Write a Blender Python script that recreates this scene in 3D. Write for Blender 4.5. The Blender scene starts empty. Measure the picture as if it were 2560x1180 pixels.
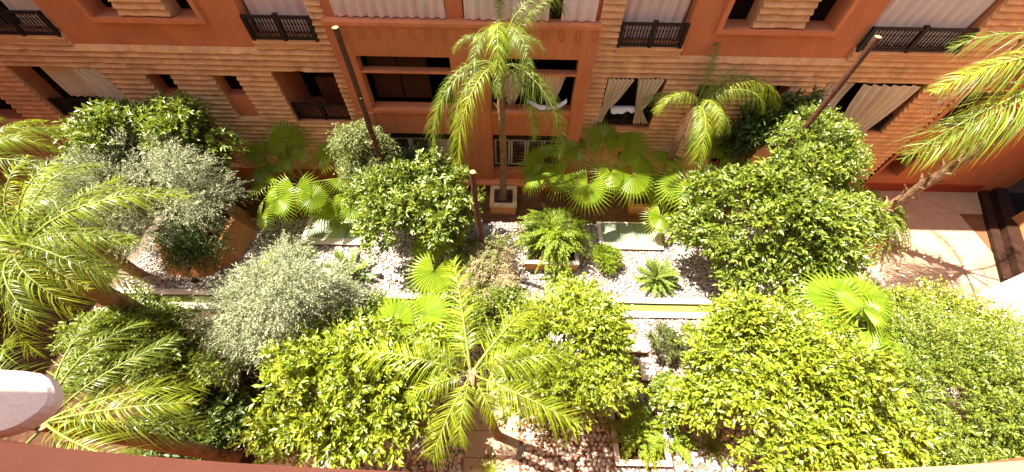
import bpy, math, random
import numpy as np
from mathutils import Vector, Matrix
R = math.radians
PI = math.pi
C = bpy.context.scene.collection

# ------------------------------------------------------------------ camera
CAM_H = 12.3
ALPHA = math.atan(675.0 / 950.0)          # angle between the lens axis and straight down
cam_d = bpy.data.cameras.new('camera')
cam = bpy.data.objects.new('camera', cam_d)
C.objects.link(cam)
cam_d.sensor_width = 36.0
cam_d.lens = 950.0 / 2560.0 * 36.0
cam_d.clip_start = 0.05
cam_d.clip_end = 500.0
cam.location = (0, 0, CAM_H)
cam.rotation_euler = (Matrix.Rotation(ALPHA, 3, 'X') @ Matrix.Rotation(R(1.1), 3, 'Z')).to_euler()
bpy.context.scene.camera = cam

# ------------------------------------------------------------------ sky and sun
SUN = Vector((-0.45, 0.17, 1.0)).normalized()
world = bpy.data.worlds.new('World')
bpy.context.scene.world = world
world.use_nodes = True
wn = world.node_tree.nodes; wl = world.node_tree.links
sky = wn.new('ShaderNodeTexSky')
sky.sky_type = 'NISHITA'
sky.sun_disc = False
sky.sun_elevation = math.asin(SUN.z)
sky.sun_rotation = math.atan2(SUN.x, SUN.y)
wl.new(sky.outputs[0], wn['Background'].inputs[0])
sky.dust_density = 3.5
sky.ozone_density = 0.6
wn['Background'].inputs[1].default_value = 0.06
sun_d = bpy.data.lights.new('sun', 'SUN')
sun_d.energy = 5.0
sun_d.angle = R(0.5)
sun_d.color = (1.0, 0.93, 0.80)
sun = bpy.data.objects.new('sun', sun_d)
C.objects.link(sun)
sun.location = (0, 0, 30)
sun.rotation_euler = SUN.to_track_quat('Z', 'Y').to_euler()
vs = bpy.context.scene.view_settings
vs.view_transform = 'Standard'
vs.look = 'None'
vs.gamma = 1.0
vs.exposure = 2.25
vs.use_curve_mapping = False
cy = bpy.context.scene.cycles
cy.max_bounces = 7
cy.diffuse_bounces = 4
cy.glossy_bounces = 2
cy.transmission_bounces = 4
cy.transparent_max_bounces = 4
cy.use_denoising = True
cy.caustics_reflective = False
cy.caustics_refractive = False

# ------------------------------------------------------------------ materials
def mat(name, col, rough=0.85, spec=0.3, noise=0.0, nscale=4.0, bump=0.0, bscale=30.0, col2=None, island=0.0, transl=None, detail=6.0, obj_rand=0.0, streak=0.0):
    m = bpy.data.materials.new(name)
    m.use_nodes = True
    n = m.node_tree.nodes; l = m.node_tree.links
    b = n['Principled BSDF']
    b.inputs['Roughness'].default_value = rough
    b.inputs['Specular IOR Level'].default_value = spec
    out = n['Material Output']
    c4 = (col[0], col[1], col[2], 1)
    src = None
    if noise > 0 or col2:
        tc = n.new('ShaderNodeTexCoord')
        nt = n.new('ShaderNodeTexNoise')
        nt.inputs['Scale'].default_value = nscale
        nt.inputs['Detail'].default_value = detail
        nt.inputs['Roughness'].default_value = 0.65
        l.new(tc.outputs['Object'], nt.inputs['Vector'])
        cr = n.new('ShaderNodeValToRGB')
        cr.color_ramp.elements[0].position = 0.32
        cr.color_ramp.elements[1].position = 0.68
        if col2:
            cr.color_ramp.elements[0].color = (*col2, 1)
            cr.color_ramp.elements[1].color = c4
        else:
            cr.color_ramp.elements[0].color = tuple(max(0, x * (1 - noise)) for x in col) + (1,)
            cr.color_ramp.elements[1].color = tuple(min(1, x * (1 + noise * 0.6)) for x in col) + (1,)
        l.new(nt.outputs[0], cr.inputs[0])
        src = cr.outputs[0]
    if streak > 0:
        tcs = n.new('ShaderNodeTexCoord'); mp = n.new('ShaderNodeMapping')
        mp.inputs['Scale'].default_value = (5.5, 5.5, .35)
        l.new(tcs.outputs['Object'], mp.inputs['Vector'])
        ns = n.new('ShaderNodeTexNoise'); ns.inputs['Scale'].default_value = 1.0; ns.inputs['Detail'].default_value = 7; ns.inputs['Roughness'].default_value = .7
        l.new(mp.outputs[0], ns.inputs['Vector'])
        rs = n.new('ShaderNodeMapRange'); rs.inputs[1].default_value = .35; rs.inputs[2].default_value = .62
        rs.inputs[3].default_value = 1-streak; rs.inputs[4].default_value = 1.0
        l.new(ns.outputs[0], rs.inputs[0])
        mx = n.new('ShaderNodeHueSaturation'); l.new(rs.outputs[0], mx.inputs['Value']); l.new(src, mx.inputs['Color'])
        src = mx.outputs[0]
    if island > 0 or obj_rand > 0:
        g = n.new('ShaderNodeNewGeometry') if island > 0 else n.new('ShaderNodeObjectInfo')
        mr = n.new('ShaderNodeMapRange')
        amt = island or obj_rand
        mr.inputs[3].default_value = 1 - amt
        mr.inputs[4].default_value = 1 + amt
        l.new(g.outputs['Random Per Island'] if island > 0 else g.outputs['Random'], mr.inputs[0])
        hs = n.new('ShaderNodeHueSaturation')
        hs.inputs['Color'].default_value = c4
        if src: l.new(src, hs.inputs['Color'])
        l.new(mr.outputs[0], hs.inputs['Value'])
        if island > 0:
            m2 = n.new('ShaderNodeMapRange')
            m2.inputs[3].default_value = 0.5 + 0.022
            m2.inputs[4].default_value = 0.5 - 0.022
            l.new(g.outputs['Random Per Island'], m2.inputs[0])
            l.new(m2.outputs[0], hs.inputs['Hue'])
        src = hs.outputs[0]
    if src: l.new(src, b.inputs['Base Color'])
    else: b.inputs['Base Color'].default_value = c4
    if bump > 0:
        tc2 = n.new('ShaderNodeTexCoord')
        nb = n.new('ShaderNodeTexNoise')
        nb.inputs['Scale'].default_value = bscale
        nb.inputs['Detail'].default_value = 5
        l.new(tc2.outputs['Object'], nb.inputs['Vector'])
        bp = n.new('ShaderNodeBump')
        bp.inputs['Strength'].default_value = bump
        bp.inputs['Distance'].default_value = 0.02
        l.new(nb.outputs[0], bp.inputs['Height'])
        l.new(bp.outputs[0], b.inputs['Normal'])
    if transl:
        t = n.new('ShaderNodeBsdfTranslucent')
        mix = n.new('ShaderNodeMixShader')
        mix.inputs[0].default_value = transl[3] if len(transl) > 3 else 0.35
        t.inputs[0].default_value = (transl[0], transl[1], transl[2], 1)
        l.new(b.outputs[0], mix.inputs[1]); l.new(t.outputs[0], mix.inputs[2])
        l.new(mix.outputs[0], out.inputs[0])
    return m

M = {}
M['terracotta'] = mat('terracotta_plaster', (0.57, 0.195, 0.078), 0.9, 0.15, noise=0.16, nscale=0.9, bump=0.35, bscale=45, streak=0.12)
M['terracotta2'] = mat('terracotta_ledge_plaster', (0.64, 0.22, 0.09), 0.9, 0.15, noise=0.16, nscale=1.3, bump=0.3, bscale=40, streak=0.1)
M['plinth'] = mat('dark_red_plinth_paint', (0.30, 0.055, 0.02), 0.8, 0.2, noise=0.15, nscale=1.5)
M['rib'] = mat('ochre_rib_plaster', (0.72, 0.41, 0.18), 0.92, 0.12, noise=0.24, nscale=2.2, bump=0.6, bscale=28, obj_rand=0.06, streak=0.15)
M['sill'] = mat('pale_ochre_sill', (0.60, 0.30, 0.13), 0.9, 0.15, noise=0.1, nscale=2, bump=0.3)
M['dark'] = mat('dark_stained_wood', (0.016, 0.009, 0.006), 0.6, 0.3, noise=0.4, nscale=5)
M['room'] = mat('room_shade_black', (0.012, 0.007, 0.005), 0.9, 0.05)  # shade of unlit interiors put into a near-black colour
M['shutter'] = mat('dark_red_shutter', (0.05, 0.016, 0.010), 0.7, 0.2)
M['glass'] = mat('dark_window_glass', (0.012, 0.010, 0.008), 0.12, 0.5)
M['curtain'] = mat('cream_curtain_cloth', (0.74, 0.60, 0.42), 0.95, 0.05, noise=0.08, nscale=3, transl=(0.4, 0.3, 0.2, 0.12))
M['drape'] = mat('pale_grey_curtain_cloth', (0.78, 0.63, 0.52), 0.95, 0.05, noise=0.07, nscale=2, transl=(0.4, 0.3, 0.25, 0.12))
M['towel'] = mat('white_towel_cloth', (0.78, 0.78, 0.80), 0.95, 0.05)
M['cream'] = mat('cream_plaster', (0.74, 0.60, 0.50), 0.9, 0.1, noise=0.12, nscale=3, bump=0.3, bscale=60)
M['creamw'] = mat('cream_frame_paint', (0.55, 0.47, 0.36), 0.7, 0.3)
M['earth'] = mat('dark_garden_soil', (0.075, 0.035, 0.02), 0.95, 0.1, noise=0.6, nscale=3, bump=1.0, bscale=25)
M['path'] = mat('red_brown_path_concrete', (0.17, 0.075, 0.035), 0.9, 0.15, noise=0.3, nscale=2.0, bump=0.4, bscale=40)
M['gravel_bed'] = mat('pale_gravel_bed', (0.20, 0.145, 0.11), 0.95, 0.1, noise=0.4, nscale=14, bump=1.0, bscale=30)
M['pebble'] = mat('white_pebble_stone', (0.46, 0.41, 0.365), 0.8, 0.25, island=0.22)
M['cobble'] = mat('rounded_pale_cobble', (0.47, 0.39, 0.325), 0.8, 0.25, obj_rand=0.25)
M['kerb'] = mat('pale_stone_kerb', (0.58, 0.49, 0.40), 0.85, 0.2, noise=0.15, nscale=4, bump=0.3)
M['slab'] = mat('cream_paving_stone', (0.34, 0.235, 0.16), 0.8, 0.2, noise=0.15, nscale=2.5, obj_rand=0.05)
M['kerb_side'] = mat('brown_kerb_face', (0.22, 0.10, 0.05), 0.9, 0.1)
M['pot'] = mat('ochre_planter_plaster', (0.52, 0.24, 0.09), 0.9, 0.15, noise=0.15, nscale=2.5, bump=0.4, bscale=35)
M['pot_rim'] = mat('pale_planter_rim', (0.58, 0.40, 0.24), 0.9, 0.15, noise=0.2, nscale=4)
M['wood'] = mat('reddish_brown_post_wood', (0.09, 0.032, 0.017), 0.75, 0.3, noise=0.5, nscale=6, bump=0.5, bscale=18)
M['woodend'] = mat('pale_sawn_wood_end', (0.30, 0.20, 0.11), 0.9, 0.1, noise=0.2, nscale=20)
M['trunk'] = mat('ringed_palm_trunk_bark', (0.26, 0.15, 0.085), 0.9, 0.15, noise=0.45, nscale=5, bump=0.8, bscale=14)
M['bark'] = mat('brown_branch_bark', (0.13, 0.075, 0.045), 0.95, 0.1, noise=0.4, nscale=8, bump=0.8, bscale=20)
M['plinthtop'] = mat('parapet_paint', (0.62, 0.21, 0.10), 0.85, 0.2, noise=0.08, nscale=6, bump=0.2, bscale=80)
M['shadestep'] = mat('step_shade_brown', (0.035, 0.015, 0.009), 0.9, 0.1, noise=0.4, nscale=3)  # shade along the right wing steps put into this dark brown
M['black'] = mat('black_lamp_metal', (0.015, 0.013, 0.012), 0.45, 0.4)
M['water'] = mat('greenish_rill_water', (0.20, 0.22, 0.06), 0.08, 0.5, noise=0.4, nscale=1.5)
M['skyglass'] = mat('grey_green_skylight_glass', (0.22, 0.26, 0.18), 0.15, 0.5, noise=0.2, nscale=1.0)

def leafmat(name, col, tcol, tf=0.35, rough=0.42, spec=0.45, isl=0.35):
    return mat(name, col, rough, spec, island=isl, transl=(*tcol, tf))
M['citrus'] = leafmat('citrus_leaf', (0.145, 0.19, 0.02), (0.28, 0.35, 0.02), .24, .36, .6)
M['citrus_y'] = leafmat('yellow_green_leaf', (0.20, 0.245, 0.016), (0.34, 0.40, 0.016), .26, .36, .6)
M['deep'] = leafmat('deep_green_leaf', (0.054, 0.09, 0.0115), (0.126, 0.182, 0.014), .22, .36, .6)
M['olive'] = leafmat('silver_olive_leaf', (0.31, 0.33, 0.19), (0.27, 0.29, 0.12), 0.2, 0.55, 0.3, 0.4)
M['vine'] = leafmat('small_vine_leaf', (0.18, 0.21, 0.06), (0.26, 0.30, 0.05), 0.3)
M['dryvine'] = leafmat('dry_straw_leaf', (0.42, 0.33, 0.18), (0.30, 0.22, 0.09), 0.25, 0.8, 0.1)
M['bright'] = leafmat('bright_compound_leaf', (0.19, 0.26, 0.012), (0.36, 0.44, 0.014), 0.4)
M['frond'] = leafmat('feather_palm_leaflet', (0.13, 0.18, 0.02), (0.28, 0.36, 0.025), 0.35, 0.4, 0.45, 0.3)
M['frond_y'] = leafmat('yellowish_palm_leaflet', (0.21, 0.265, 0.015), (0.38, 0.45, 0.016), 0.4, 0.4, 0.45, 0.25)
M['frond_dry'] = leafmat('dry_palm_leaflet', (0.0935, 0.0467, 0.0187), (0.08, 0.04, 0.016), 0.2, 0.8, 0.1, 0.3)
M['fan'] = leafmat('fan_palm_leaf', (0.18, 0.25, 0.014), (0.46, 0.56, 0.018), 0.45, 0.4, 0.45, 0.15)
M['cycad'] = leafmat('cycad_leaflet', (0.11, 0.16, 0.018), (0.2, 0.28, 0.018), 0.2, 0.35, 0.5, 0.3)
M['flower'] = mat('white_petal', (0.8, 0.8, 0.72), 0.8, 0.1, transl=(0.6, 0.6, 0.5, 0.3))
M['rachis'] = mat('yellow_green_stalk', (0.15, 0.17, 0.035), 0.6, 0.3)

# ------------------------------------------------------------------ helpers
def link(o, parent=None):
    C.objects.link(o)
    if parent is not None: o.parent = parent
    return o
def tag(o, label=None, cat=None, group=None, kind=None):
    if label: o['label'] = label
    if cat: o['category'] = cat
    if group: o['group'] = group
    if kind: o['kind'] = kind
    return o
def thing(name, label, cat, loc=(0, 0, 0), group=None):
    o = bpy.data.objects.new(name, None)
    o.empty_display_size = 0.2
    C.objects.link(o)
    o.location = loc
    return tag(o, label, cat, group)
def fast_mesh(name, V, F, smooth=False):
    """V (n,3), F (m,k): every face has k corners"""
    V = np.asarray(V, dtype=np.float32); F = np.asarray(F, dtype=np.int32)
    me = bpy.data.meshes.new(name)
    me.vertices.add(len(V)); me.vertices.foreach_set('co', V.ravel())
    k = F.shape[1]
    me.loops.add(F.size); me.loops.foreach_set('vertex_index', F.ravel())
    me.polygons.add(len(F))
    me.polygons.foreach_set('loop_start', np.arange(0, F.size, k, dtype=np.int32))
    me.polygons.foreach_set('loop_total', np.full(len(F), k, dtype=np.int32))
    if smooth: me.polygons.foreach_set('use_smooth', np.ones(len(F), dtype=bool))
    me.update(calc_edges=True)
    return me
class MB:
    """collects faces with material slots, builds one mesh object"""
    def __init__(s): s.v = []; s.f = []; s.m = []
    def add(s, vs_, fs_, mi=0):
        b = len(s.v); s.v += [tuple(v) for v in vs_]
        for f in fs_: s.f.append(tuple(b + i for i in f)); s.m.append(mi)
    def box(s, x0, x1, y0, y1, z0, z1, mi=0, top=None):
        v = [(x0,y0,z0),(x1,y0,z0),(x1,y1,z0),(x0,y1,z0),(x0,y0,z1),(x1,y0,z1),(x1,y1,z1),(x0,y1,z1)]
        s.add(v, [(0,3,2,1),(0,1,5,4),(1,2,6,5),(2,3,7,6),(3,0,4,7)], mi)
        s.add(v, [(4,5,6,7)], mi if top is None else top)
    def prism(s, pts, z0, z1, mi=0, top=None, taper=None):
        n = len(pts)
        tp = taper or pts
        v = [(p[0],p[1],z0) for p in pts] + [(p[0],p[1],z1) for p in tp]
        s.add(v, [(i,(i+1)%n,n+(i+1)%n,n+i) for i in range(n)], mi)
        s.add(v, [tuple(range(n, 2*n))], mi if top is None else top)
    def tube(s, pts, rad, seg=8, mi=0, cap=True, capmi=None):
        pts = [Vector(p) for p in pts]
        rings = []
        up = Vector((0.13, 0.27, 0.95)).normalized()
        for i, p in enumerate(pts):
            a = pts[min(i+1, len(pts)-1)] - pts[max(i-1, 0)]
            a.normalize()
            u = a.cross(up)
            if u.length < 0.05: u = a.cross(Vector((1, 0.1, 0)))
            u.normalize(); w = a.cross(u)
            r = rad[i] if hasattr(rad, '__len__') else rad
            rings.append([p + (u*math.cos(2*PI*k/seg) + w*math.sin(2*PI*k/seg))*r for k in range(seg)])
        v = [q for r_ in rings for q in r_]
        f = []
        for i in range(len(pts)-1):
            for k in range(seg):
                f.append((i*seg+k, i*seg+(k+1)%seg, (i+1)*seg+(k+1)%seg, (i+1)*seg+k))
        s.add(v, f, mi)
        if cap:
            s.add(rings[-1], [tuple(range(seg))], mi if capmi is None else capmi)
            s.add(rings[0], [tuple(reversed(range(seg)))], mi)
    def build(s, name, mats, parent=None, smooth=False, loc=None):
        me = bpy.data.meshes.new(name)
        me.from_pydata(s.v, [], s.f)
        if not isinstance(mats, (list, tuple)): mats = [mats]
        for m_ in mats: me.materials.append(m_)
        me.polygons.foreach_set('material_index', s.m)
        if smooth: me.polygons.foreach_set('use_smooth', [True]*len(s.f))
        me.update()
        o = bpy.data.objects.new(name, me)
        link(o, parent)
        if loc: o.location = loc
        return o
def boxobj(name, b, m, parent=None, **k):
    mb = MB(); mb.box(*b); return mb.build(name, m, parent, **k)

rng = np.random.default_rng(7)
random.seed(7)
# ------------------------------------------------------------------ the ground and the courtyard floor
YF = 11.7                                   # plane of the facade
mb = MB(); mb.add([(-90,-60,0),(90,-60,0),(90,90,0),(-90,90,0)], [(0,1,2,3)])
tag(mb.build('ground', M['earth']), kind='structure')
mb = MB(); mb.add([(-20.5,9.45,.004),(13.4,9.45,.004),(13.4,11.7,.004),(-20.5,11.7,.004)], [(0,1,2,3)])
tag(mb.build('path', M['path']), kind='structure')
gravel_areas = [(-15.5,-9.95,6.05,9.4),(-9.95,13.5,6.05,9.4),(-9.0,13.5,0.5,5.35)]
mb = MB()
mb.add([(-15.5,6.05,.008),(13.5,6.05,.008),(13.5,9.4,.008),(-15.5,9.4,.008)], [(0,1,2,3)])
tag(mb.build('gravel_ground', M['gravel_bed']), kind='structure')
mb = MB()
mb.add([(-5.4,0.3,.008),(14.0,0.3,.008),(14.0,5.33,.008),(-5.4,5.33,.008)], [(0,1,2,3)])
tag(mb.build('gravel_ground', M['gravel_bed']), kind='structure')
def pebbles(name, areas, n, smin, smax, keep=None):
    P = []
    tot = sum((a[1]-a[0])*(a[3]-a[2]) for a in areas)
    for a in areas:
        k = int(n*(a[1]-a[0])*(a[3]-a[2])/tot)
        P.append(np.stack([rng.uniform(a[0],a[1],k), rng.uniform(a[2],a[3],k), np.full(k, .012)], 1))
    P = np.concatenate(P)
    if keep is not None: P = P[keep(P)]
    k = len(P)
    # squashed octahedra with a ring of six: 8 verts, 12 tris
    ang = np.arange(6)*PI/3
    base = np.concatenate([np.stack([np.cos(ang), np.sin(ang), np.zeros(6)], 1), [[0,0,.7],[0,0,-.6]]])
    s = rng.uniform(smin, smax, k)
    sh = rng.uniform(.65, 1.25, (k, 8, 1))
    rot = rng.uniform(0, 2*PI, k); c, sn = np.cos(rot), np.sin(rot)
    B = base[None]*sh
    B = B*np.stack([s*rng.uniform(1,1.5,k), s, s*rng.uniform(.6,.9,k)], 1)[:, None, :]
    X = B[..., 0]*c[:, None]-B[..., 1]*sn[:, None]; Y = B[..., 0]*sn[:, None]+B[..., 1]*c[:, None]
    V = np.stack([X+P[:, 0:1], Y+P[:, 1:2], B[..., 2]+P[:, 2:3]+rng.uniform(0,.02,(k,1))], 2).reshape(-1, 3)
    f = [(i, (i+1) % 6, 6) for i in range(6)]+[((i+1) % 6, i, 7) for i in range(6)]
    F = (np.array(f)[None]+8*np.arange(k)[:, None, None]).reshape(-1, 3)
    me = fast_mesh(name, V, F); me.materials.append(M['pebble'])
    o = bpy.data.objects.new(name, me); link(o)
    return tag(o, None, None, kind='stuff')
pb = pebbles('white_gravel', [(-14.0,13.4,6.05,9.4)], 24000, .028, .06)
tag(pb, 'white gravel covering the garden beds between the rill and the skylights', 'gravel')
pb = pebbles('white_gravel', [(-5.3,13.9,2.8,5.33)], 11000, .028, .055)
tag(pb, 'pale gravel under the shrubs on the near side of the rill', 'gravel')
# rounded cobbles near the bottom centre
cob_meshes = []
for k in range(6):
    ang = np.arange(8)*PI/4
    v = [(math.cos(a)*random.uniform(.8,1.1), math.sin(a)*random.uniform(.8,1.1), 0.0) for a in ang]
    v2 = [(x*.78, y*.78, .42) for x, y, z in v]
    me = bpy.data.meshes.new('cobble')
    me.from_pydata(v+v2+[(0,0,.6)], [], [(i,(i+1)%8,8+(i+1)%8,8+i) for i in range(8)]+[(8+i,8+(i+1)%8,16) for i in range(8)])
    me.polygons.foreach_set('use_smooth', [True]*16)
    me.materials.append(M['cobble']); cob_meshes.append(me)
bed = MB(); bed.add([(0.34,0.55,.012),(3.0,0.55,.012),(3.0,2.3,.012),(0.34,2.3,.012)], [(0,1,2,3)])
bed = tag(bed.build('cobbled_path', M['path']), kind='structure')
nc = 0
yy = 0.62
row = 0
while yy < 2.25:
    xx = .42+(row % 2)*.06
    while xx < 2.95 and nc < 298:
        o = bpy.data.objects.new('cobble', random.choice(cob_meshes)); link(o, bed)
        s = random.uniform(.045, .078)
        o.location = (xx+random.uniform(-.035,.035), yy+random.uniform(-.035,.035), .012)
        o.rotation_euler = (random.uniform(-.1,.1), random.uniform(-.1,.1), random.uniform(0,6.28))
        o.scale = (s*random.uniform(1,1.25), s, s*.8)
        nc += 1; xx += .136
    yy += .122; row += 1
pb = pebbles('brown_cobbles', [(-5.3,-1.25,0.4,2.8),(3.05,9.0,0.4,2.8)], 3200, .045, .08)
tag(pb, 'larger rounded pebbles in the dark beds along the near wall', 'pebbles')

# ------------------------------------------------------------------ facade of the hotel
bld = thing('hotel_building', 'terracotta hotel front with ochre ribbed courses, loggias and curtained windows across the courtyard', 'building', (0, YF, 0))
def L(y): return y-YF                       # building local y
def wall_mesh(name, y, x0, x1, z0, z1, holes, m, parent, depth=0.5, jm=None):
    """front sheet with rectangular openings and their reveals; holes: (xa,xb,za,zb[,depth])"""
    xs = sorted(set([x0, x1]+[h[0] for h in holes]+[h[1] for h in holes]))
    zs = sorted(set([z0, z1]+[h[2] for h in holes]+[h[3] for h in holes]))
    xs = [x for x in xs if x0-1e-6 <= x <= x1+1e-6]; zs = [z for z in zs if z0-1e-6 <= z <= z1+1e-6]
    mb = MB()
    for i in range(len(xs)-1):
        for j in range(len(zs)-1):
            cx, cz = (xs[i]+xs[i+1])/2, (zs[j]+zs[j+1])/2
            if any(h[0] < cx < h[1] and h[2] < cz < h[3] for h in holes): continue
            mb.add([(xs[i],y,zs[j]),(xs[i+1],y,zs[j]),(xs[i+1],y,zs[j+1]),(xs[i],y,zs[j+1])], [(0,1,2,3)])
    for h in holes:
        d = h[4] if len(h) > 4 else depth
        a, b, c, e = h[:4]
        mb.add([(a,y,c),(a,y+d,c),(a,y+d,e),(a,y,e)], [(0,3,2,1)])
        mb.add([(b,y,c),(b,y+d,c),(b,y+d,e),(b,y,e)], [(0,1,2,3)])
        mb.add([(a,y,c),(b,y,c),(b,y+d,c),(a,y+d,c)], [(0,1,2,3)])
        mb.add([(a,y,e),(b,y,e),(b,y+d,e),(a,y+d,e)], [(0,3,2,1)])
    return mb.build(name, m, parent)

# (xa, xb, za, zb, reveal depth)
UW = [(-16.3,-14.0,6.15,8.6,.6), (-8.12,-6.05,6.15,8.6,.6), (3.1,5.12,6.15,8.6,.6), (10.48,13.6,6.15,8.6,.6), (15.2,17.3,6.15,8.6,.6)]
FW = [(-16.95,-13.85,3.08,5.1,.55), (-8.12,-6.03,3.08,5.13,1.5), (3.07,5.05,3.08,5.12,.4), (10.35,13.75,3.07,5.06,.4), (-20.6,-18.35,2.95,4.5,.5), (15.35,16.6,3.3,4.85,.4)]
SL = [(-12.45,-11.62,4.1,4.93,.4), (-10.2,-9.38,4.1,4.93,.4), (6.2,7.02,4.1,4.93,.4), (8.45,9.27,4.1,4.93,.4)]
GV = [(-10.0,-9.3,1.35,1.95,.6), (-7.6,-6.9,1.35,1.95,.6), (4.2,4.9,1.35,1.95,.6), (-13.0,-11.6,.9,2.2,.7), (8.0,9.6,.8,2.2,.7), (10.9,12.6,.8,2.2,.7), (15.03,16.2,.85,2.1,.7)]
SP = [(-13.98,-8.15,5.94,9.6), (5.16,10.44,5.92,9.6)]     # smooth plaster panels
FR = [(-12.55,-9.38,6.74,9.3,.55), (6.1,9.4,6.74,9.3,.55)]
BAY = (-5.6,2.45)
holesW = UW+FW+SL+GV
wall = wall_mesh('wall', L(YF), -20.5, 15.15, 0, 13.5, [h for h in holesW if h[1] < 15.15]+FR+[(-5.3,2.2,.5,6.75,.01)], M['terracotta'], bld)
wall['label'] = 'main front wall behind the ribbed courses'
# smooth tower end at the right, slightly set forward
wallr = wall_mesh('wall', L(YF)-.10, 15.15, 21.5, 0, 13.5, [(15.3,16.2,.85,2.1,.7), (15.35,16.6,3.3,4.85,1.0), (15.4,17.3,6.15,8.6,1.0)], M['terracotta'], bld)
# near-black sheets behind every opening, interior shade put into their colour
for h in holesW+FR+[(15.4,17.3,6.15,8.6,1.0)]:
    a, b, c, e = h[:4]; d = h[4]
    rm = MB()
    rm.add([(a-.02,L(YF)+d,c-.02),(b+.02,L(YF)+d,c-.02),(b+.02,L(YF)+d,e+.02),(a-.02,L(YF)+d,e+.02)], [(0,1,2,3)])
    rm.build('room_shade_sheet', M['room'], bld)
# ribbed courses: each course between openings is its own piece
def spans(z, x0, x1, cuts):
    s = [(x0, x1)]
    for a, b, c, e in cuts:
        if z < c-1e-4 or z > e+1e-4: continue
        o = []
        for p, q in s:
            if b <= p or a >= q: o.append((p, q)); continue
            if a > p: o.append((p, a))
            if b < q: o.append((b, q))
        s = o
    return [t for t in s if t[1]-t[0] > .05]
PITCH = .187
def course(x0, x1, z, parent, y=0.0, m=None, sc=1.0):
    n = max(2, int((x1-x0)/.22)+1)
    xs = np.linspace(x0, x1, n)
    prof = [(0.0,.030),(-.115,.018),(-.135,.045),(-.098,.115),(-.025,PITCH+.02),(0.0,PITCH+.02)]
    V = []; F = []
    jl = rng.normal(0, .007, n); jz = np.cumsum(rng.normal(0, .0022, n)); jz -= np.linspace(jz[0], jz[-1], n)
    chips = rng.random(n) < .035
    for i, x in enumerate(xs):
        for k, (py, pz) in enumerate(prof):
            f = (0, 1, 1, .7, .3, 0)[k]
            yy_ = py*sc+jl[i]*f+(.04*f if chips[i] else 0)
            zz_ = z+pz+(jz[i]+rng.normal(0,.005))*(1 if k in (1, 2) else 0)
            V.append((x, y+yy_, zz_))
    k = len(prof)
    for i in range(n-1):
        for j in range(k-1):
            F.append((i*k+j, (i+1)*k+j, (i+1)*k+j+1, i*k+j+1))
    V += [V[j] for j in range(k)]+[V[(n-1)*k+j] for j in range(k)]
    b = n*k
    mb = MB(); mb.add(V, F); mb.f.append(tuple(b+j for j in range(k))); mb.m.append(0)
    mb.f.append(tuple(b+k+j for j in reversed(range(k)))); mb.m.append(0)
    return mb.build('rib', m or M['rib'], parent)
cuts = [h[:4] for h in UW+FW]
cuts += [(a, b, 3.18, e) for a, b, c, e, d in SL]          # slots and the smooth panel below each
cuts += [h[:4] for h in GV]+SP+[(BAY[0], BAY[1], 0, 9.7)]
# sill bands under the balconies interrupt nothing but sit on top of the course below
z = .62
while z < 8.6:
    zc = z+PITCH/2
    for a, b in spans(zc, -20.5, 15.1, cuts):
        course(a, b, z, wall)
    z += PITCH
# base band
boxobj('plinth', (-20.5,15.1,-.06,0.02,0,.6), M['terracotta'], bld)
boxobj('plinth', (15.1,20.3,-.16,-.1,0,.45), M['plinth'], bld)
# sill bands under the balconies, recessed sills under windows
for a, b, c, e, d in UW[:4]:
    boxobj('sill', (a-.0,b+.0,-.125,.02,5.93,6.145), M['sill'], bld)
for a, b, c, e, d in FW[:4]:
    boxobj('sill', (a,b,-.105,.02,c-.12,c-.004), M['sill'], bld)
for a, b, c, e, d in SL:
    boxobj('recessed_panel', (a+.003,b-.003,-.02,.02,3.18,4.06), M['terracotta'], bld)
# framed twin windows with a ribbed block in the smooth panels
for k, (a, b, c, e, d) in enumerate(FR):
    f = MB()
    w = .14
    f.box(a-w, b+w, -.12, .0, c-w, c)
    f.box(a-w, a, -.12, .0, c+.002, e)
    f.box(b, b+w, -.12, .0, c+.002, e)
    fr = f.build('window_surround', M['terracotta2'], bld)
    mid = (a+b)/2
    hw = .76
    boxobj('pier', (mid-hw,mid+hw,.06,.5,c+.002,e), M['rib'], bld)
    zz = c+.02
    while zz < 9.0:
        course(mid-hw, mid+hw, zz, fr, y=.06)
        zz += PITCH
# block of the building behind, roof slab and parapet: they cast the shade on the near strip
mb = MB()
mb.box(-20.5, 21.5, L(YF)+2.3, L(YF)+12, 0, 13.4)
mb.build('rear_block', M['terracotta'], bld)
mb = MB(); mb.box(-20.5, 21.5, L(YF)+.001, L(YF)+12, 13.4, 13.55)
mb.build('roof', M['terracotta2'], bld)

# ---- bay
YB = 11.3
bx0, bx1 = BAY
yb = L(YB)
OP1 = [(-4.97,-2.05,3.92,5.88,.34), (-.80,1.97,3.92,5.88,.34)]
OP0 = [(-4.97,-2.15,.98,2.9,.34), (-.80,1.85,.98,2.9,.34)]
bay = wall_mesh('bay', yb, bx0, bx1, .46, 6.88, [h for h in OP1+OP0], M['terracotta'], bld)
bay['label'] = 'projecting central bay with two storeys of openings'
mb = MB()
for x in (bx0, bx1):
    f = (0,1,2,3) if x == bx1 else (3,2,1,0)
    mb.add([(x,yb,0),(x,0,0),(x,0,6.88),(x,yb,6.88)], [f])
mb.build('bay_side', M['terracotta'], bld)
# coping ledge
boxobj('ledge', (bx0-.04,bx1+.04,yb-.03,.06,6.80,6.90), M['terracotta2'], bld)
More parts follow.
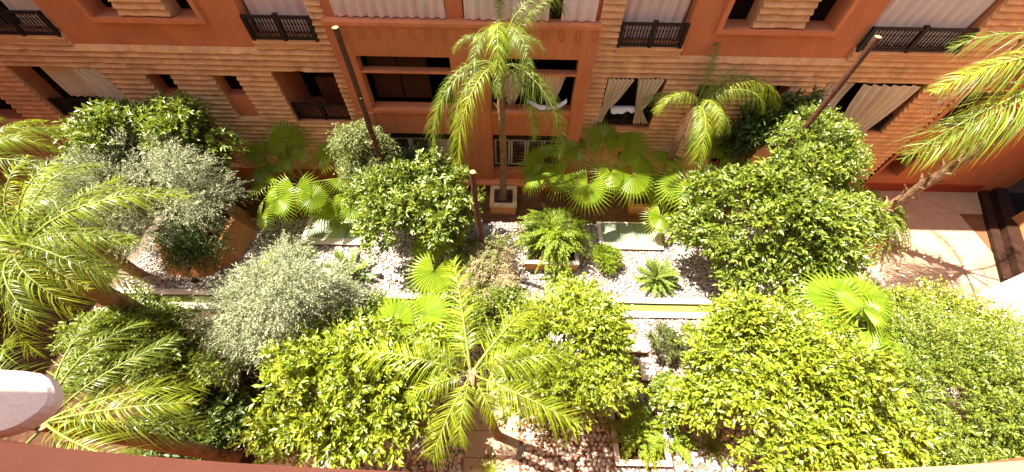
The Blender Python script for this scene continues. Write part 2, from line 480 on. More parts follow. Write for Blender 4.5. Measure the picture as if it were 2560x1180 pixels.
# band below the sill, plinth, pilasters
boxobj('plinth', (bx0,bx1,yb-.02,yb+.1,0,.46), M['plinth'], bld)
boxobj('sill', (bx0,bx1-.0,yb-.34,yb+.3,.46,.56), M['terracotta2'], bld)
boxobj('plinth', (bx0,bx1,yb-.30,yb-.02,0,.455), M['plinth'], bld)
for a, b in ((bx0,-4.99),(-2.02,-.82),(1.99,bx1)):
    boxobj('pilaster', (a,b,yb-.06,yb+.002,.57,6.2 if a == -2.02 else 3.8), M['terracotta'], bld)
for (a, b, c, e, d) in OP1:
    boxobj('sill', (a-.0,b+.0,yb-.05,yb+.45,c-.1,c+.02), M['terracotta2'], bld)
    # lower frame wall with a transom set back
    boxobj('transom', (a,b,yb+.02,yb+.32,5.30,5.36), M['terracotta2'], bld)
    
for (a, b, c, e, d) in OP0:
    pass
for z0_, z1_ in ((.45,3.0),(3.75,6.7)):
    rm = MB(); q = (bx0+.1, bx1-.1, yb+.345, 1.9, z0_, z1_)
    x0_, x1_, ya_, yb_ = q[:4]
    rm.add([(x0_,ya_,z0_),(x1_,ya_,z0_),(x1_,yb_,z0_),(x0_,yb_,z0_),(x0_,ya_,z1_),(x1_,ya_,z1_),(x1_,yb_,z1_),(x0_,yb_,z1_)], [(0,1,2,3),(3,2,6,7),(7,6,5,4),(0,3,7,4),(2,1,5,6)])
    rm.build('room_shade_sheet', M['room'], bld)  # darkness inside the bay painted as near-black faces
# dark louvred shutters standing in the left loggia
for j in range(2):
    x0 = -4.9+j*1.0
    sh = boxobj('shutter', (x0,x0+.95,yb+.62,yb+.66,4.0,5.85), M['shutter'], bld)
    for q in range(14):
        s = MB(); zz = 4.08+q*.125
        s.add([(x0+.07,yb+.60,zz),(x0+.88,yb+.60,zz),(x0+.88,yb+.618,zz+.09),(x0+.07,yb+.618,zz+.09)], [(0,1,2,3)])
        s.build('slat', M['shutter'], sh)
# slits in the parapet: recessed grooves read as raised-edge slots
for k in range(16):
    x = -5.08+k*.495
    if -.9 < x-(-1.4) < .3 and False: continue
    g = MB()
    g.box(x-.07,x-.05,yb-.022,yb,6.44,6.78); g.box(x+.05,x+.07,yb-.022,yb,6.44,6.78); g.box(x-.07,x+.07,yb-.022,yb,6.781,6.797); g.box(x-.07,x+.07,yb-.022,yb,6.42,6.438)
    g.build('slit', M['terracotta'], bld)
# ground floor glazed doors in the right opening and left opening: cream frames, dark lattice panes
def glazed(x0, x1, z0, z1, y, n):
    w = (x1-x0)/n
    for i in range(n):
        a = x0+i*w+.015; b = a+w-.03
        f = MB(); t = .07
        f.box(a, a+t, y, y+.06, z0, z1); f.box(b-t, b, y, y+.06, z0, z1)
        f.box(a+t, b-t, y, y+.06, z0, z0+t); f.box(a+t, b-t, y, y+.06, z1-t, z1)
        fo = f.build('window_frame', M['creamw'], bld)
        boxobj('pane', (a+t,b-t,y+.025,y+.035,z0+t,z1-t), M['glass'], fo)
        g = MB()
        for q in range(9):
            zz = z0+t+(q+.5)*(z1-z0-2*t)/9
            g.box(a+t, b-t, y+.008, y+.02, zz-.006, zz+.006)
        for q in range(4):
            xq = a+t+(q+.5)*(b-a-2*t)/4
            g.box(xq-.006, xq+.006, y+.0, y+.0075, z0+t, z1-t)
        g.build('lattice', M['kerb_side'], fo)
glazed(-.78, 1.83, 1.0, 2.35, yb+.42, 4)
glazed(-4.9, -3.3, 1.0, 2.35, yb+.42, 2)
boxobj('blind_box', (-.79,1.84,yb+.38,yb+.5,2.36,2.89), M['dark'], bld)
boxobj('blind_box', (-4.96,-2.16,yb+.38,yb+.5,2.36,2.89), M['dark'], bld)
# second floor wall above the ledge of the bay: pier and openings
mb = MB()
mb.box(-2.05, -1.55, -.10, -.002, 6.9, 9.5)
mb.build('pier', M['terracotta'], bld)
mb = MB()
mb.box(bx0+.02, bx0+.30, -.12, -.002, 6.9, 9.5)
mb.build('pier', M['terracotta'], bld)

# ---- dark wooden railings
def lathe_mb(mb, x, y, z0, z1, r, mi=0, seg=6):
    prof = [(0,.9),(.08,.9),(.14,.55),(.3,1.1),(.42,.6),(.5,.95),(.58,.6),(.7,1.1),(.86,.55),(.92,.9),(1,.9)]
    mb.tube([(x,y,z0+(z1-z0)*t) for t, q in prof], [r*q for t, q in prof], seg, mi, cap=False)
def railing(x0, x1, z0, z1, y, n=9):
    f = MB()
    f.box(x0, x1, y-.035, y+.035, z1-.075, z1)
    f.box(x0+.06, x1-.06, y-.03, y+.03, z0+.03, z0+.11)
    mid = (x0+x1)/2
    for x in (x0, mid-.05, x1-.1):
        f.box(x, x+.1, y-.05, y+.05, z0+.001, z1+.001)
    f.box(mid-.065, mid+.065, y-.065, y+.065, z1+.002, z1+.06)
    o = f.build('railing', M['dark'], bld)
    proto = None
    for (p, q) in ((x0+.1, mid-.05), (mid+.05, x1-.1)):
        for i in range(n):
            x = p+(i+.5)*(q-p)/n
            if proto is None:
                b = MB(); lathe_mb(b, 0, 0, 0, z1-z0-.185, .026)
                proto = b.build('baluster', M['dark'], o); proto.location = (x, y, z0+.11)
            else:
                c = bpy.data.objects.new('baluster', proto.data); link(c, o); c.location = (x, y, z0+.11)
    return o
for a, b, c, e, d in UW[:4]:
    railing(a+.01, b-.01, 6.15, 6.88, -.08, 9 if b-a < 2.5 else 13)
for i, (a, b, c, e, d) in enumerate(FW[:4]):
    railing(a+.01, b-.01, c, c+.68, .10, 9 if b-a < 2.5 else 13)

# ------------------------------------------------------------------ curtains (hang from the openings: things of their own)
def curtain(name, label, group, xl, xr, z0, z1, y, folds, m, amp=.035, cat='curtain', fl=None, parent=None, ph=0.0):
    """xl(t), xr(t): left and right edge at height t (0 bottom .. 1 top)"""
    nx, nz = folds*6+1, 22
    V = []; F = []
    fr_ = [rng.uniform(.6, 1.3) for _ in range(folds+1)]
    wob = rng.uniform(0, 6.28)
    for j in range(nz):
        t = j/(nz-1)
        a, b = xl(t), xr(t)
        zz = z0+(z1-z0)*t
        comp = (b-a)/max(1e-3, (xr(1.0)-xl(1.0)))
        for i in range(nx):
            u = i/(nx-1)
            k = fr_[int(u*folds)]
            yy_ = y+math.sin(u*folds*2*PI+.5*math.sin(3*t+wob)+ph)*amp*k*(1.0/max(.5, comp))**.5+ .02*math.sin(5*t+wob)
            zz_ = zz+(fl(u, t) if fl else 0)
            V.append((a+(b-a)*u+.008*math.sin(9*t+i), yy_, zz_))
    for j in range(nz-1):
        for i in range(nx-1):
            p = j*nx+i
            F.append((p, p+1, p+nx+1, p+nx))
    me = fast_mesh(name, V, F, True); me.materials.append(m)
    o = bpy.data.objects.new(name, me); link(o, parent)
    if label: tag(o, label, cat, group)
    return o
K = lambda v: (lambda t: v)
yc = YF+.35
GC = 'closed curtains behind the second floor railings'
curtain('curtain', 'pale curtain filling the second floor window left of the central bay', GC, K(-8.05), K(-6.1), 6.2, 8.6, yc, 5, M['drape'], .045)
curtain('curtain', 'pale curtain filling the second floor window just right of the central bay', GC, K(3.15), K(5.08), 6.2, 8.6, yc, 6, M['drape'], .045)
curtain('curtain', 'beige pleated curtain behind the long second floor railing at the far right', GC, K(10.5), K(13.55), 6.2, 8.6, YF+.2, 9, M['drape'], .05)
curtain('curtain', 'narrow beige curtain in the top left corner window above a dark railing', GC, K(-15.4), K(-14.05), 6.2, 8.6, yc, 4, M['curtain'], .03)
# drapes over the ledge of the bay
curtain('curtain', 'long grey pink drape with wide folds above the left half of the bay ledge', 'drapes above the bay ledge', K(-5.3), K(-2.05), 6.93, 9.4, YF-.16, 11, M['drape'], .05)
curtain('curtain', 'pale drape above the right half of the bay ledge, behind the tall palm', 'drapes above the bay ledge', K(-1.5), K(.95), 6.93, 9.4, YF-.16, 8, M['drape'], .05)
curtain('curtain', 'narrow pale drape at the right end of the bay ledge, beyond a dark gap', 'drapes above the bay ledge', K(1.3), K(2.3), 6.93, 9.4, YF-.15, 3, M['drape'], .045)
boxobj('gap_shade_box', (.95,1.3,-.04,-.002,6.93,9.4), M['room'], bld)  # near-black box painted in place of the gap's shade
# left first floor window pair
def lerp(a, b): return lambda t: a+(b-a)*t
y1 = YF+.10
curtain('curtain', 'wide beige curtain, left one in the first floor window at far left', 'open curtains of the first floor', lerp(-16.2,-16.35), lerp(-14.85,-15.15), 3.75, 5.1, YF+.3, 5, M['curtain'], .05)
curtain('curtain', 'wide beige curtain blown over the railing, right one in the window at far left', 'open curtains of the first floor', lerp(-14.55,-14.8), lerp(-13.5,-13.9), 3.15, 5.1, YF-.08, 5, M['curtain'], .05)
# right of the bay: two tied curtains and a towel
def tied(x0, x1, xw, ww, xe, we):
    """edges: full width at the top, gathered at t=.38, flared below"""
    def e(t, side):
        if t > .36:
            s = ((t-.36)/.64)**.75
            w0 = xw+side*ww; w1 = x1 if side > 0 else x0
            return w0+(w1-w0)*s
        s = (.36-t)/.36
        return (xw+side*ww)+((xe+side*we)-(xw+side*ww))*s
    return (lambda t: e(t, -1)), (lambda t: e(t, 1))
l_, r_ = tied(3.1, 3.98, 3.25, .12, 2.98, .24)
curtain('curtain', 'cream curtain tied back with a loose tail, left one above the draped towels', 'open curtains of the first floor', l_, r_, 3.35, 5.1, YF-.10, 6, M['curtain'], .05)
l_, r_ = tied(4.08, 4.98, 4.42, .10, 4.66, .30)
curtain('curtain', 'cream curtain tied back with a knotted tail, right one above the draped towels', 'open curtains of the first floor', l_, r_, 3.3, 5.1, YF-.10, 6, M['curtain'], .05)
mb = MB()
n = 26; V = []
for i in range(n):
    u = i/(n-1); x = 3.48+u*.98
    d = .10+.05*math.sin(u*7)+.03*math.sin(u*19)
    for k, (yy_, zz_) in enumerate([(YF+.20,3.82-.04),(YF+.16,3.88),(YF+.04,3.87+.02*math.sin(u*11)),(YF-.0,3.80),(YF-.03+.02*math.sin(u*23),3.80-d)]):
        V.append((x+.02*math.sin(k*2+u*9), yy_, zz_))
mb.add(V, [(i*5+k, (i+1)*5+k, (i+1)*5+k+1, i*5+k+1) for i in range(n-1) for k in range(4)])
tag(mb.build('towel', M['towel'], smooth=True), 'crumpled white towels hung over the dark railing between two tied curtains', 'towel')
# far right pair
curtain('curtain', 'beige curtain beside the leaning wooden post, left one in the far right window', 'open curtains of the first floor', lerp(10.45,10.4), lerp(11.2,11.35), 3.35, 5.06, YF-.02, 5, M['curtain'], .05)
curtain('curtain', 'large beige curtain flying out over the railing of the far right window', 'open curtains of the first floor', lambda t: 11.55+.55*(1-t)**1.3, lambda t: 13.5-.55*(1-t)**2, 3.0, 5.06, YF-.12, 6, M['curtain'], .06)
# loggia: fan of striped cloth (hammock-like drapes tied low)
def fanned(x0, x1, xm, z0, z1):
    def e(t, side):
        s = t**.8
        w1 = x1 if side > 0 else x0
        return (xm+side*.07)+(w1-(xm+side*.07))*s
    return (lambda t: e(t, -1)), (lambda t: e(t, 1))
l_, r_ = fanned(.70, 1.68, 1.22, 4.1, 5.3)
curtain('curtain', 'striped cream curtain gathered to a point in the right side of the loggia', 'gathered curtains in the loggia', l_, r_, 4.12, 5.3, YB+.12, 9, M['curtain'], .03)
l_, r_ = fanned(-.62, .36, -.12, 4.1, 5.3)
curtain('curtain', 'striped cream curtain gathered low behind the palm trunk in the loggia', 'gathered curtains in the loggia', l_, r_, 4.12, 5.3, YB+.12, 9, M['curtain'], .03)
# swag cloth under the first
mb = MB(); V = []
for i in range(21):
    u = i/20; x = .45+u*1.35; s = 4*u*(1-u)
    for k in range(3):
        V.append((x, YB+.06+.05*k, 4.32-.28*s-(.05 if k == 0 else 0)+.03*k+.02*math.sin(u*14)))
mb.add(V, [(i*3+k, (i+1)*3+k, (i+1)*3+k+1, i*3+k+1) for i in range(20) for k in range(2)])
tag(mb.build('cloth', M['towel'], smooth=True), 'pale cloth slung in a curve across the loggia sill below the striped curtain', 'cloth')
curtain('curtain', 'yellowish curtain edge in the ground floor opening left of the palm pot', 'ground floor curtain', K(-3.2), K(-2.45), 1.05, 2.34, YB+.40, 5, M['curtain'], .03)
# louvre cupboard inside the loggia left of the bay
tag(boxobj('cabinet', (-7.3,-6.4,YF+.9,YF+1.3,3.1,4.3), M['wood']), 'brown cabinet standing in the dark loggia left of the bay', 'cabinet')

# ------------------------------------------------------------------ side wings and own building
wr = thing('right_wing', 'shaded terracotta wing with a dark arcade at the right edge', 'building', (0, 0, 0))
A, B = (20.4, 11.58), (17.9, 6.6)
mb = MB(); mb.prism([B, (30, 6.6), (30, 11.58), A], 3.0, 13.5); mb.add([(B[0],B[1],3),(30,6.6,3),(30,11.58,3),(A[0],A[1],3)],[(3,2,1,0)]); mb.build('upper_wall', M['terracotta'], wr)
mb = MB(); mb.prism([(20.4,11.55),(17.9,6.6),(18.25,6.6),(20.75,11.55)], 0.0, .16); mb.build('step', M['shadestep'], wr)
mb = MB(); mb.prism([(20.9,11.55),(18.4,6.6),(18.9,6.6),(21.4,11.55)], 0.0, .32); mb.build('step', M['shadestep'], wr)
mb = MB(); mb.add([(20.76,11.56,.02),(18.26,6.6,.02),(30,6.6,.02),(30,11.56,.02)], [(0,1,2,3)]); mb.build('arcade_floor', M['room'], wr)  # floor coloured near-black to carry the arcade's shade
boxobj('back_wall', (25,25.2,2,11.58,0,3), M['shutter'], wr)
pw = thing('garden_wall', 'tall sunlit cream wall end standing at the right edge of the paved walk', 'wall', (17, 6.5, 0))
mb = MB(); mb.box(-.2, 1.0, -8, 0, 0, 9.0); mb.build('wall_face', M['cream'], pw)
tp = thing('planter_box', 'plain ochre box planter standing in the dark arcade at the right edge', 'planter', (20.85, 9.1, 0))
mb = MB(); mb.prism([(-.5,-.75),(.7,-.75),(.7,.8),(-.5,.8)], 0, .9); mb.build('body', M['pot'], tp)
wl_ = thing('left_wing', 'tall terracotta wing closing the left side of the courtyard', 'building', (-20.5, 0, 0))
mb = MB(); mb.box(-6, 0, -2, 11.7, 0, 13.5); mb.build('wing_wall', M['terracotta'], wl_)
ow = thing('near_building', 'terracotta balcony side building that the courtyard is seen from', 'building', (0, 0, 0))
mb = MB(); mb.box(-20.5, 21.5, -6, -.9, 0, 11.0); mb.build('lower_wall', M['terracotta'], ow)
mb = MB(); mb.box(-20.5, -.5, -6, -3.0, 11.0, 17); mb.build('upper_wall', M['terracotta'], ow)

# ---- walk at the right: cream slabs
wk = MB(); wk.add([(13.7,6.0,.006),(18.5,6.0,.006),(20.5,11.6,.006),(13.7,11.6,.006)], [(0,1,2,3)])
wk = tag(wk.build('pavement', M['path']), kind='structure')
for i in range(4):
    for j in range(5):
        x0 = 13.75+i*1.68; y0 = 5.2+j*1.28
        if x0+1.66 > 18.0+(y0-6.5)*.49+1.2: continue
        s = MB(); s.box(x0, x0+1.672, y0, y0+1.272, .007, .022+.002*((i+j) % 2))
        s.build('paving_slab', M['slab'], wk)
kb = MB(); kb.box(13.48, 13.7, 6.0, 8.3, 0, .12)
tag(kb.build('kerb', M['kerb']), kind='structure')

# ------------------------------------------------------------------ rill with its stone edging
def stones(name, x0, x1, y0, y1, z0, z1, step, parent):
    x = x0
    while x < x1-.05:
        w = min(step*random.uniform(.94,1.06), x1-x)
        s = MB(); s.box(x+.004, x+w-.004, y0, y1, z0, z1+random.uniform(-.004,.004))
        o = s.build(name, M['kerb'], parent); x += w
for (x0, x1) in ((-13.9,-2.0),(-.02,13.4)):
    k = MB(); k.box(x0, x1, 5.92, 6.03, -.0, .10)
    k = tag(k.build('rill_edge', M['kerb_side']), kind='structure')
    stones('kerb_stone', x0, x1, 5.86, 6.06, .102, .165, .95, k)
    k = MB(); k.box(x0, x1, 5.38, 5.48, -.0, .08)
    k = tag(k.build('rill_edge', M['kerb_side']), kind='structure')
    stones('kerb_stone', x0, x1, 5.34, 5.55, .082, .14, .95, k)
    w = MB(); w.add([(x0,5.48,.03),(x1,5.48,.03),(x1,5.92,.03),(x0,5.92,.03)], [(0,1,2,3)])
    tag(w.build('water', M['water']), kind='structure')

# ------------------------------------------------------------------ skylights
def skylight(x0, x1, y0, y1, label):
    t = thing('skylight', label, 'skylight', ((x0+x1)/2, (y0+y1)/2, 0), 'low skylights in the gravel')
    w, d = (x1-x0)/2, (y1-y0)/2
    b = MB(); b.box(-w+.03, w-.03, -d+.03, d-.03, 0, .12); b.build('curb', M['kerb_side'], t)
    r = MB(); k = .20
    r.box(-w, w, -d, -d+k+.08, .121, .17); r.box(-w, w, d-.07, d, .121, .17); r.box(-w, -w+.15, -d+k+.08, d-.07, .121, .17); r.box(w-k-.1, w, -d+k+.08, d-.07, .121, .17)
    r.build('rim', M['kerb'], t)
    n = 3; x = -w+.15; pw_ = (2*w-.45)/n
    for i in range(n):
        p = MB(); p.box(x+i*pw_+.02, x+(i+1)*pw_-.02, -d+k+.10, d-.09, .122, .145)
        p.build('pane', M['skyglass'], t)
skylight(3.4, 5.86, 8.12, 9.42, 'low skylight with three grey green panes, right of the square leafy planter')
skylight(-8.15, -5.43, 8.08, 9.45, 'low skylight with pale rim half hidden under fan palm leaves and a citrus crown')

# ------------------------------------------------------------------ pots and planters
def square_pot(name, label, cx, cy_, wt, wb, h, m, rimm, group=None, wall_t=.14):
    t = thing(name, label, 'planter', (cx, cy_, 0), group)
    b = MB(); a, c = wb/2, wt/2
    q = lambda r: [(-r,-r),(r,-r),(r,r),(-r,r)]
    b.prism(q(a), 0, h-.08, taper=q(c-.02)); b.build('body', m, t)
    r = MB(); i = c-wall_t
    o_ = q(c); n_ = q(i)
    V = [(x,y,h) for x, y in o_]+[(x,y,h) for x, y in n_]+[(x,y,h-.09) for x, y in o_]+[(x,y,h-.13) for x, y in n_]
    F = []
    for k in range(4):
        j = (k+1) % 4
        F += [(k,j,4+j,4+k), (8+k,8+j,j,k), (4+k,4+j,12+j,12+k)]
    r.add(V, F); r.build('rim', rimm, t)
    s = MB(); s.add([(x,y,h-.075) for x, y in q(i+.01)], [(0,1,2,3)]); s.build('soil', M['earth'], t)
    return t
square_pot('square_planter', 'square ochre planter with pale rim holding the tall palm in front of the bay', -.38, 10.32, 1.10, 1.02, .6, M['pot'], M['pot_rim'], 'square planters on the shaded path', .17)
square_pot('square_planter', 'empty tapered ochre planter in the shade behind the right skylight', 5.18, 10.3, 1.08, .80, .72, M['pot'], M['pot'], 'square planters on the shaded path', .17)
square_pot('square_planter', 'large square planter overflowing with bright compound leaves in the middle of the gravel', 1.45, 8.1, 1.98, 1.85, .62, M['pot'], M['kerb'])
square_pot('square_planter', 'pale edged planter holding the straw coloured vine around the central post', -.98, 6.55, 1.9, 1.85, .55, M['cream'], M['kerb'], None, .26)
square_pot('square_planter', 'low pale planter box with feathery shrub at the bottom edge', 3.72, 1.72, 1.55, 1.5, .3, M['kerb_side'], M['kerb'])
def octo_pot(label, cx, cy_, rb, rt, h, a0):
    t = thing('octagonal_planter', label, 'planter', (cx, cy_, 0), 'big octagonal planters')
    g = lambda r: [(r*math.cos(a0+k*PI/4), r*math.sin(a0+k*PI/4)) for k in range(8)]
    b = MB(); b.prism(g(rb), 0, h, taper=g(rt)); b.build('body', M['pot'], t)
    s = MB(); s.add([(x,y,h+.004) for x, y in g(rt-.12)], [tuple(range(8))]); s.build('soil', M['earth'], t)
    return t
octo_pot('large ochre octagonal planter under the big silver olive at the left', -11.7, 8.2, 1.72, 1.36, .95, R(16))
octo_pot('ochre octagonal planter with a leaning palm and hanging greenery beside the right walk', 13.75, 9.35, 1.25, 1.0, .8, R(10))
# round black-rimmed pot by the right bed
t = thing('round_planter', 'round dark rimmed pot on the gravel beside the tall fan palm at right', 'planter', (11.9, 6.35, 0))
b = MB(); b.tube([(0,0,0),(0,0,.3),(0,0,.42)], [.38,.46,.5], 20, cap=False); b.build('body', M['kerb_side'], t, smooth=True)
b = MB(); b.tube([(0,0,.33),(0,0,.35)], [.45,.45], 20); b.build('soil', M['earth'], t)

# low masonry blocks on the near side of the rill
for k, (x, y, w, d, h, lb) in enumerate([(4.12,4.28,.50,.42,.34,'small pale topped masonry block nearest the rill, by the papyrus'),(4.28,3.52,.42,.62,.34,'small pale topped masonry block between citrus leaves and papyrus shadow')]):
    t = thing('garden_block', lb, 'block', (x, y, 0), 'pale masonry blocks by the papyrus')
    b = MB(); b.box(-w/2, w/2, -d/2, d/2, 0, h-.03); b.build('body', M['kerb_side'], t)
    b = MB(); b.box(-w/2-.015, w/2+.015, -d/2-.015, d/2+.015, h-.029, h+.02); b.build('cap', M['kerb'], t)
# pale paving at the bottom centre + bench-like timber frame
pv = MB(); pv.add([(-1.25,.4,.012),(.33,.4,.012),(.33,2.45,.012),(-1.25,2.45,.012)], [(0,1,2,3)])
pv = tag(pv.build('path', M['kerb_side']), kind='structure')
for i in range(2):
    for j in range(3):
        s = MB(); s.box(-1.22+i*.78, -1.22+i*.78+.76, .42+j*.68, .42+j*.68+.66, .013, .035); s.build('paving_slab', M['slab'], pv)
t = thing('timber_frame', 'dark timber post with a low crossbeam on the pale slabs at the bottom centre', 'post', (.30, 1.10, 0))
b = MB(); b.box(-.06, .06, -.06, .06, 0, 2.2); b.build('post', M['dark'], t)
b = MB(); b.box(-.95, -.062, -.03, .05, .0, .10); b.build('beam', M['wood'], t)
# white pad, floodlight and cable by the central planter
t = thing('floodlight', 'black garden floodlight with a pale tilted cover beside the central planter', 'lamp', (.22, 6.45, 0))
b = MB(); b.box(-.22, .22, -.12, .12, 0, .18); b.build('housing', M['black'], t)
b = MB(); b.add([(-.24,.02,.30),(.30,-.12,.20),(.32,-.02,.22),(-.22,.12,.32),(-.24,.02,.27),(.30,-.12,.17),(.32,-.02,.19),(-.22,.12,.29)], [(0,1,2,3),(7,6,5,4),(0,4,5,1),(1,5,6,2),(2,6,7,3),(3,7,4,0)]); b.build('cover', M['kerb'], t)
for k, (x, y) in enumerate([(-4.79,6.77),(-11.41,6.45)]):
    t = thing('ball_lamp', ['small black ball lamp on the white gravel right of the left cycad', 'small black ball lamp on the gravel in front of the big octagonal planter'][k], 'lamp', (x, y, 0), 'black ball lamps')
    b = MB(); b.tube([(0,0,0),(0,0,.03),(0,0,.08),(0,0,.14),(0,0,.18),(0,0,.2)], [.03,.07,.1,.1,.06,.01], 12); b.build('globe', M['black'], t, smooth=True)

# ------------------------------------------------------------------ rough wooden posts
def post(label, x, y, h, lean, r=.088):
    t = thing('wooden_post', label, 'post', (x, y, 0), 'rough wooden posts')
    b = MB(); pts = []; rad = []
    for i in range(15):
        u = i/14
        pts.append((lean[0]*u+.02*math.sin(u*7+x), lean[1]*u+.02*math.cos(u*5+y), h*u)); rad.append(r*(1.08-.2*u)*(1+.05*math.sin(i*2.3)))
    b.tube(pts, rad, 10, 0, True, 1); b.build('shaft', [M['wood'], M['woodend']], t, smooth=False)
    for i in range(3):
        u = .35+.2*i; a = i*2.1+x
        p = Vector((lean[0]*u, lean[1]*u, h*u)); d = Vector((math.cos(a), math.sin(a)-.6, .3)).normalized()
        k = MB(); k.tube([p+d*r*.7, p+d*(r+.05)], [.035,.022], 6, 0, True); k.build('knot', M['woodend'], t)
post('tall brown wooden post with pale top before the left side of the bay', -4.45, 9.3, 7.72, (.1, 0))
post('short brown wooden post standing in the straw coloured vine in the middle', -1.02, 7.25, 5.0, (-.06, 0))
post('tall brown wooden post leaning out before the far right windows', 8.62, 9.3, 7.72, (.1, .05))

# ------------------------------------------------------------------ own balcony: parapet with a shallow curve, and the rounded neighbour ledge
pr = thing('balcony_parapet', 'curved terracotta parapet running along the bottom edge of the view', 'parapet', (0, 0, 0))
N_ = 30; V = []
for i in range(N_+1):
    x = -2.2+4.4*i/N_
    yv = .040+.038*(x/.9)**2 if abs(x) < .9 else .085+.085*(abs(x)-.9)
    V += [(x, yv, 11.6), (x, yv-.16, 11.605), (x, yv, 11.45), (x, yv-.02, 10.9), (x, yv-.16, 10.9)]
mb = MB()
F = []
for i in range(N_):
    for k, j in ((1,0),(0,2),(2,3),(4,1)):
        F.append((i*5+k, i*5+j, (i+1)*5+j, (i+1)*5+k))
mb.add(V, F); mb.build('coping', M['plinthtop'] if 'plinthtop' in M else M['terracotta'], pr)
lg = thing('rounded_ledge', 'rounded cream plaster ledge jutting in at the lower left edge', 'ledge', (0, 0, 0))
pts = [(-2.6,.352),(-1.9,.352),(-1.68,.345),(-1.60,.342),(-1.54,.335),(-1.50,.318),(-1.47,.295),(-1.45,.275),(-1.437,.25),(-1.435,.235),(-1.44,.215),(-1.455,.195),(-1.475,.175),(-1.51,.158),(-1.56,.145),(-1.9,.13),(-2.6,.13)]
pts = [(x-.02, y) for x, y in pts]
mb = MB(); ins = [(x-.008, .245+(y-.245)*.95) for x, y in pts]
mb.prism(pts[::-1], 10.955, 10.985)
mb2 = MB(); mb2.prism(pts[::-1], 10.985, 11.0, taper=ins[::-1])
mb.build('slab', M['cream'], lg); mb2.build('rounded_edge', M['cream'], lg)
# balcony slab overhead on the left: it shades the ledge and the parapet
ob = MB(); ob.box(-9, -1.30, -3.0, .83, 14.2, 14.4)
ob.build('overhead_balcony', M['terracotta'], ow)

# ================================================================== PLANTS
def unit(a): return a/np.maximum(1e-9, np.linalg.norm(a, axis=-1, keepdims=True))
def leaves_mesh(name, P, D, N, Ln, W, m, fold=.22, curl=.12):
    """folded diamond leaves: base P, direction D, normal N (n,3); length Ln, width W (n,)"""
    S = unit(np.cross(D, N)); N = np.cross(S, D)
    Ln = Ln[:, None]; W = W[:, None]
    mid = P+D*Ln*.45
    a = mid+S*W*.5+N*W*fold
    b = mid-S*W*.5+N*W*fold
    tip = P+D*Ln-N*Ln*curl
    n = len(P)
    V = np.stack([P, a, tip, b], 1).reshape(-1, 3)
    i = np.arange(n)[:, None]*4
    F = np.stack([i+np.array([[0, 1, 2]]), i+np.array([[0, 2, 3]])], 1).reshape(-1, 3)
    me = fast_mesh(name, V, F)
    me.materials.append(m)
    return me
def clump_set(c, r, n, cr, seed, flat=1.0, lo=-.55):
    """clump centres over an ellipsoid c, r=(rx,ry,rz)"""
    g = np.random.default_rng(seed)
    d = []
    while len(d) < n:
        v = g.normal(size=3); v /= np.linalg.norm(v)
        if v[2] < lo: continue
        d.append(v)
    d = np.array(d)
    u = g.uniform(.55, 1.0, n)[:, None]
    lump = 1+.14*np.sin(d[:, 0:1]*5+seed)*np.cos(d[:, 1:2]*4+seed*2)
    cc = np.array(c)+d*u*np.array(r)*lump
    rr = g.uniform(cr[0], cr[1], n)
    return cc, rr
def foliage(name, parent, c, r, m, seed, n_clumps=26, cr=(.35,.7), twigs=1600, per=9, tl=(.25,.5), ll=(.10,.16), lw=.42, droop=.15, outward=1.0, spread=.9, lo=-.5, up=.5, extra=None, origin=(0,0,0), ymax=None, kind='stuff'):
    g = np.random.default_rng(seed)
    cc, rr = clump_set(c, r, n_clumps, cr, seed, lo=lo)
    if extra is not None:
        cc = np.concatenate([cc, np.array([e[:3] for e in extra])]); rr = np.concatenate([rr, np.array([e[3] for e in extra])])
    w = rr**2; w /= w.sum()
    k = g.choice(len(cc), twigs, p=w)
    d = unit(g.normal(size=(twigs, 3))+np.array([0, 0, .25]))
    s = cc[k]+d*(rr[k]*g.uniform(.25, .95, twigs)**.7)[:, None]
    out = unit(s-np.array(c))
    td = unit(d*.7+out*outward*.6+g.normal(size=(twigs, 3))*.35+np.array([0, 0, up*.6]))
    L_ = g.uniform(tl[0], tl[1], twigs)
    t = (np.arange(per)+.6)/per
    tt = t[None, :]*np.ones((twigs, 1))
    P = s[:, None, :]+td[:, None, :]*(L_[:, None]*tt)[..., None]
    P[..., 2] -= droop*(L_[:, None]*tt)**2*4
    rad = g.normal(size=(twigs, per, 3))
    rad = unit(rad-(rad*td[:, None, :]).sum(-1, keepdims=True)*td[:, None, :])
    D = unit(td[:, None, :]*(.55+.5*tt[..., None])+rad*spread+np.array([0, 0, -.25*droop*4]))
    N = unit(np.array([0, 0, 1.0])+g.normal(size=D.shape)*.65+td[:, None, :]*.3)
    P = P.reshape(-1, 3); D = D.reshape(-1, 3); N = N.reshape(-1, 3)
    if ymax is not None:
        keep = P[:, 1] < ymax
        P, D, N = P[keep], D[keep], N[keep]
    keep = P[:, 2] > .05
    P, D, N = P[keep], D[keep], N[keep]
    n = len(P)
    Ln = g.uniform(ll[0], ll[1], n)
    me = leaves_mesh(name, P-np.array(origin), D, N, Ln, Ln*lw*g.uniform(.8, 1.15, n), m)
    o = bpy.data.objects.new(name, me); link(o, parent)
    if kind: o['kind'] = kind
    return o, cc
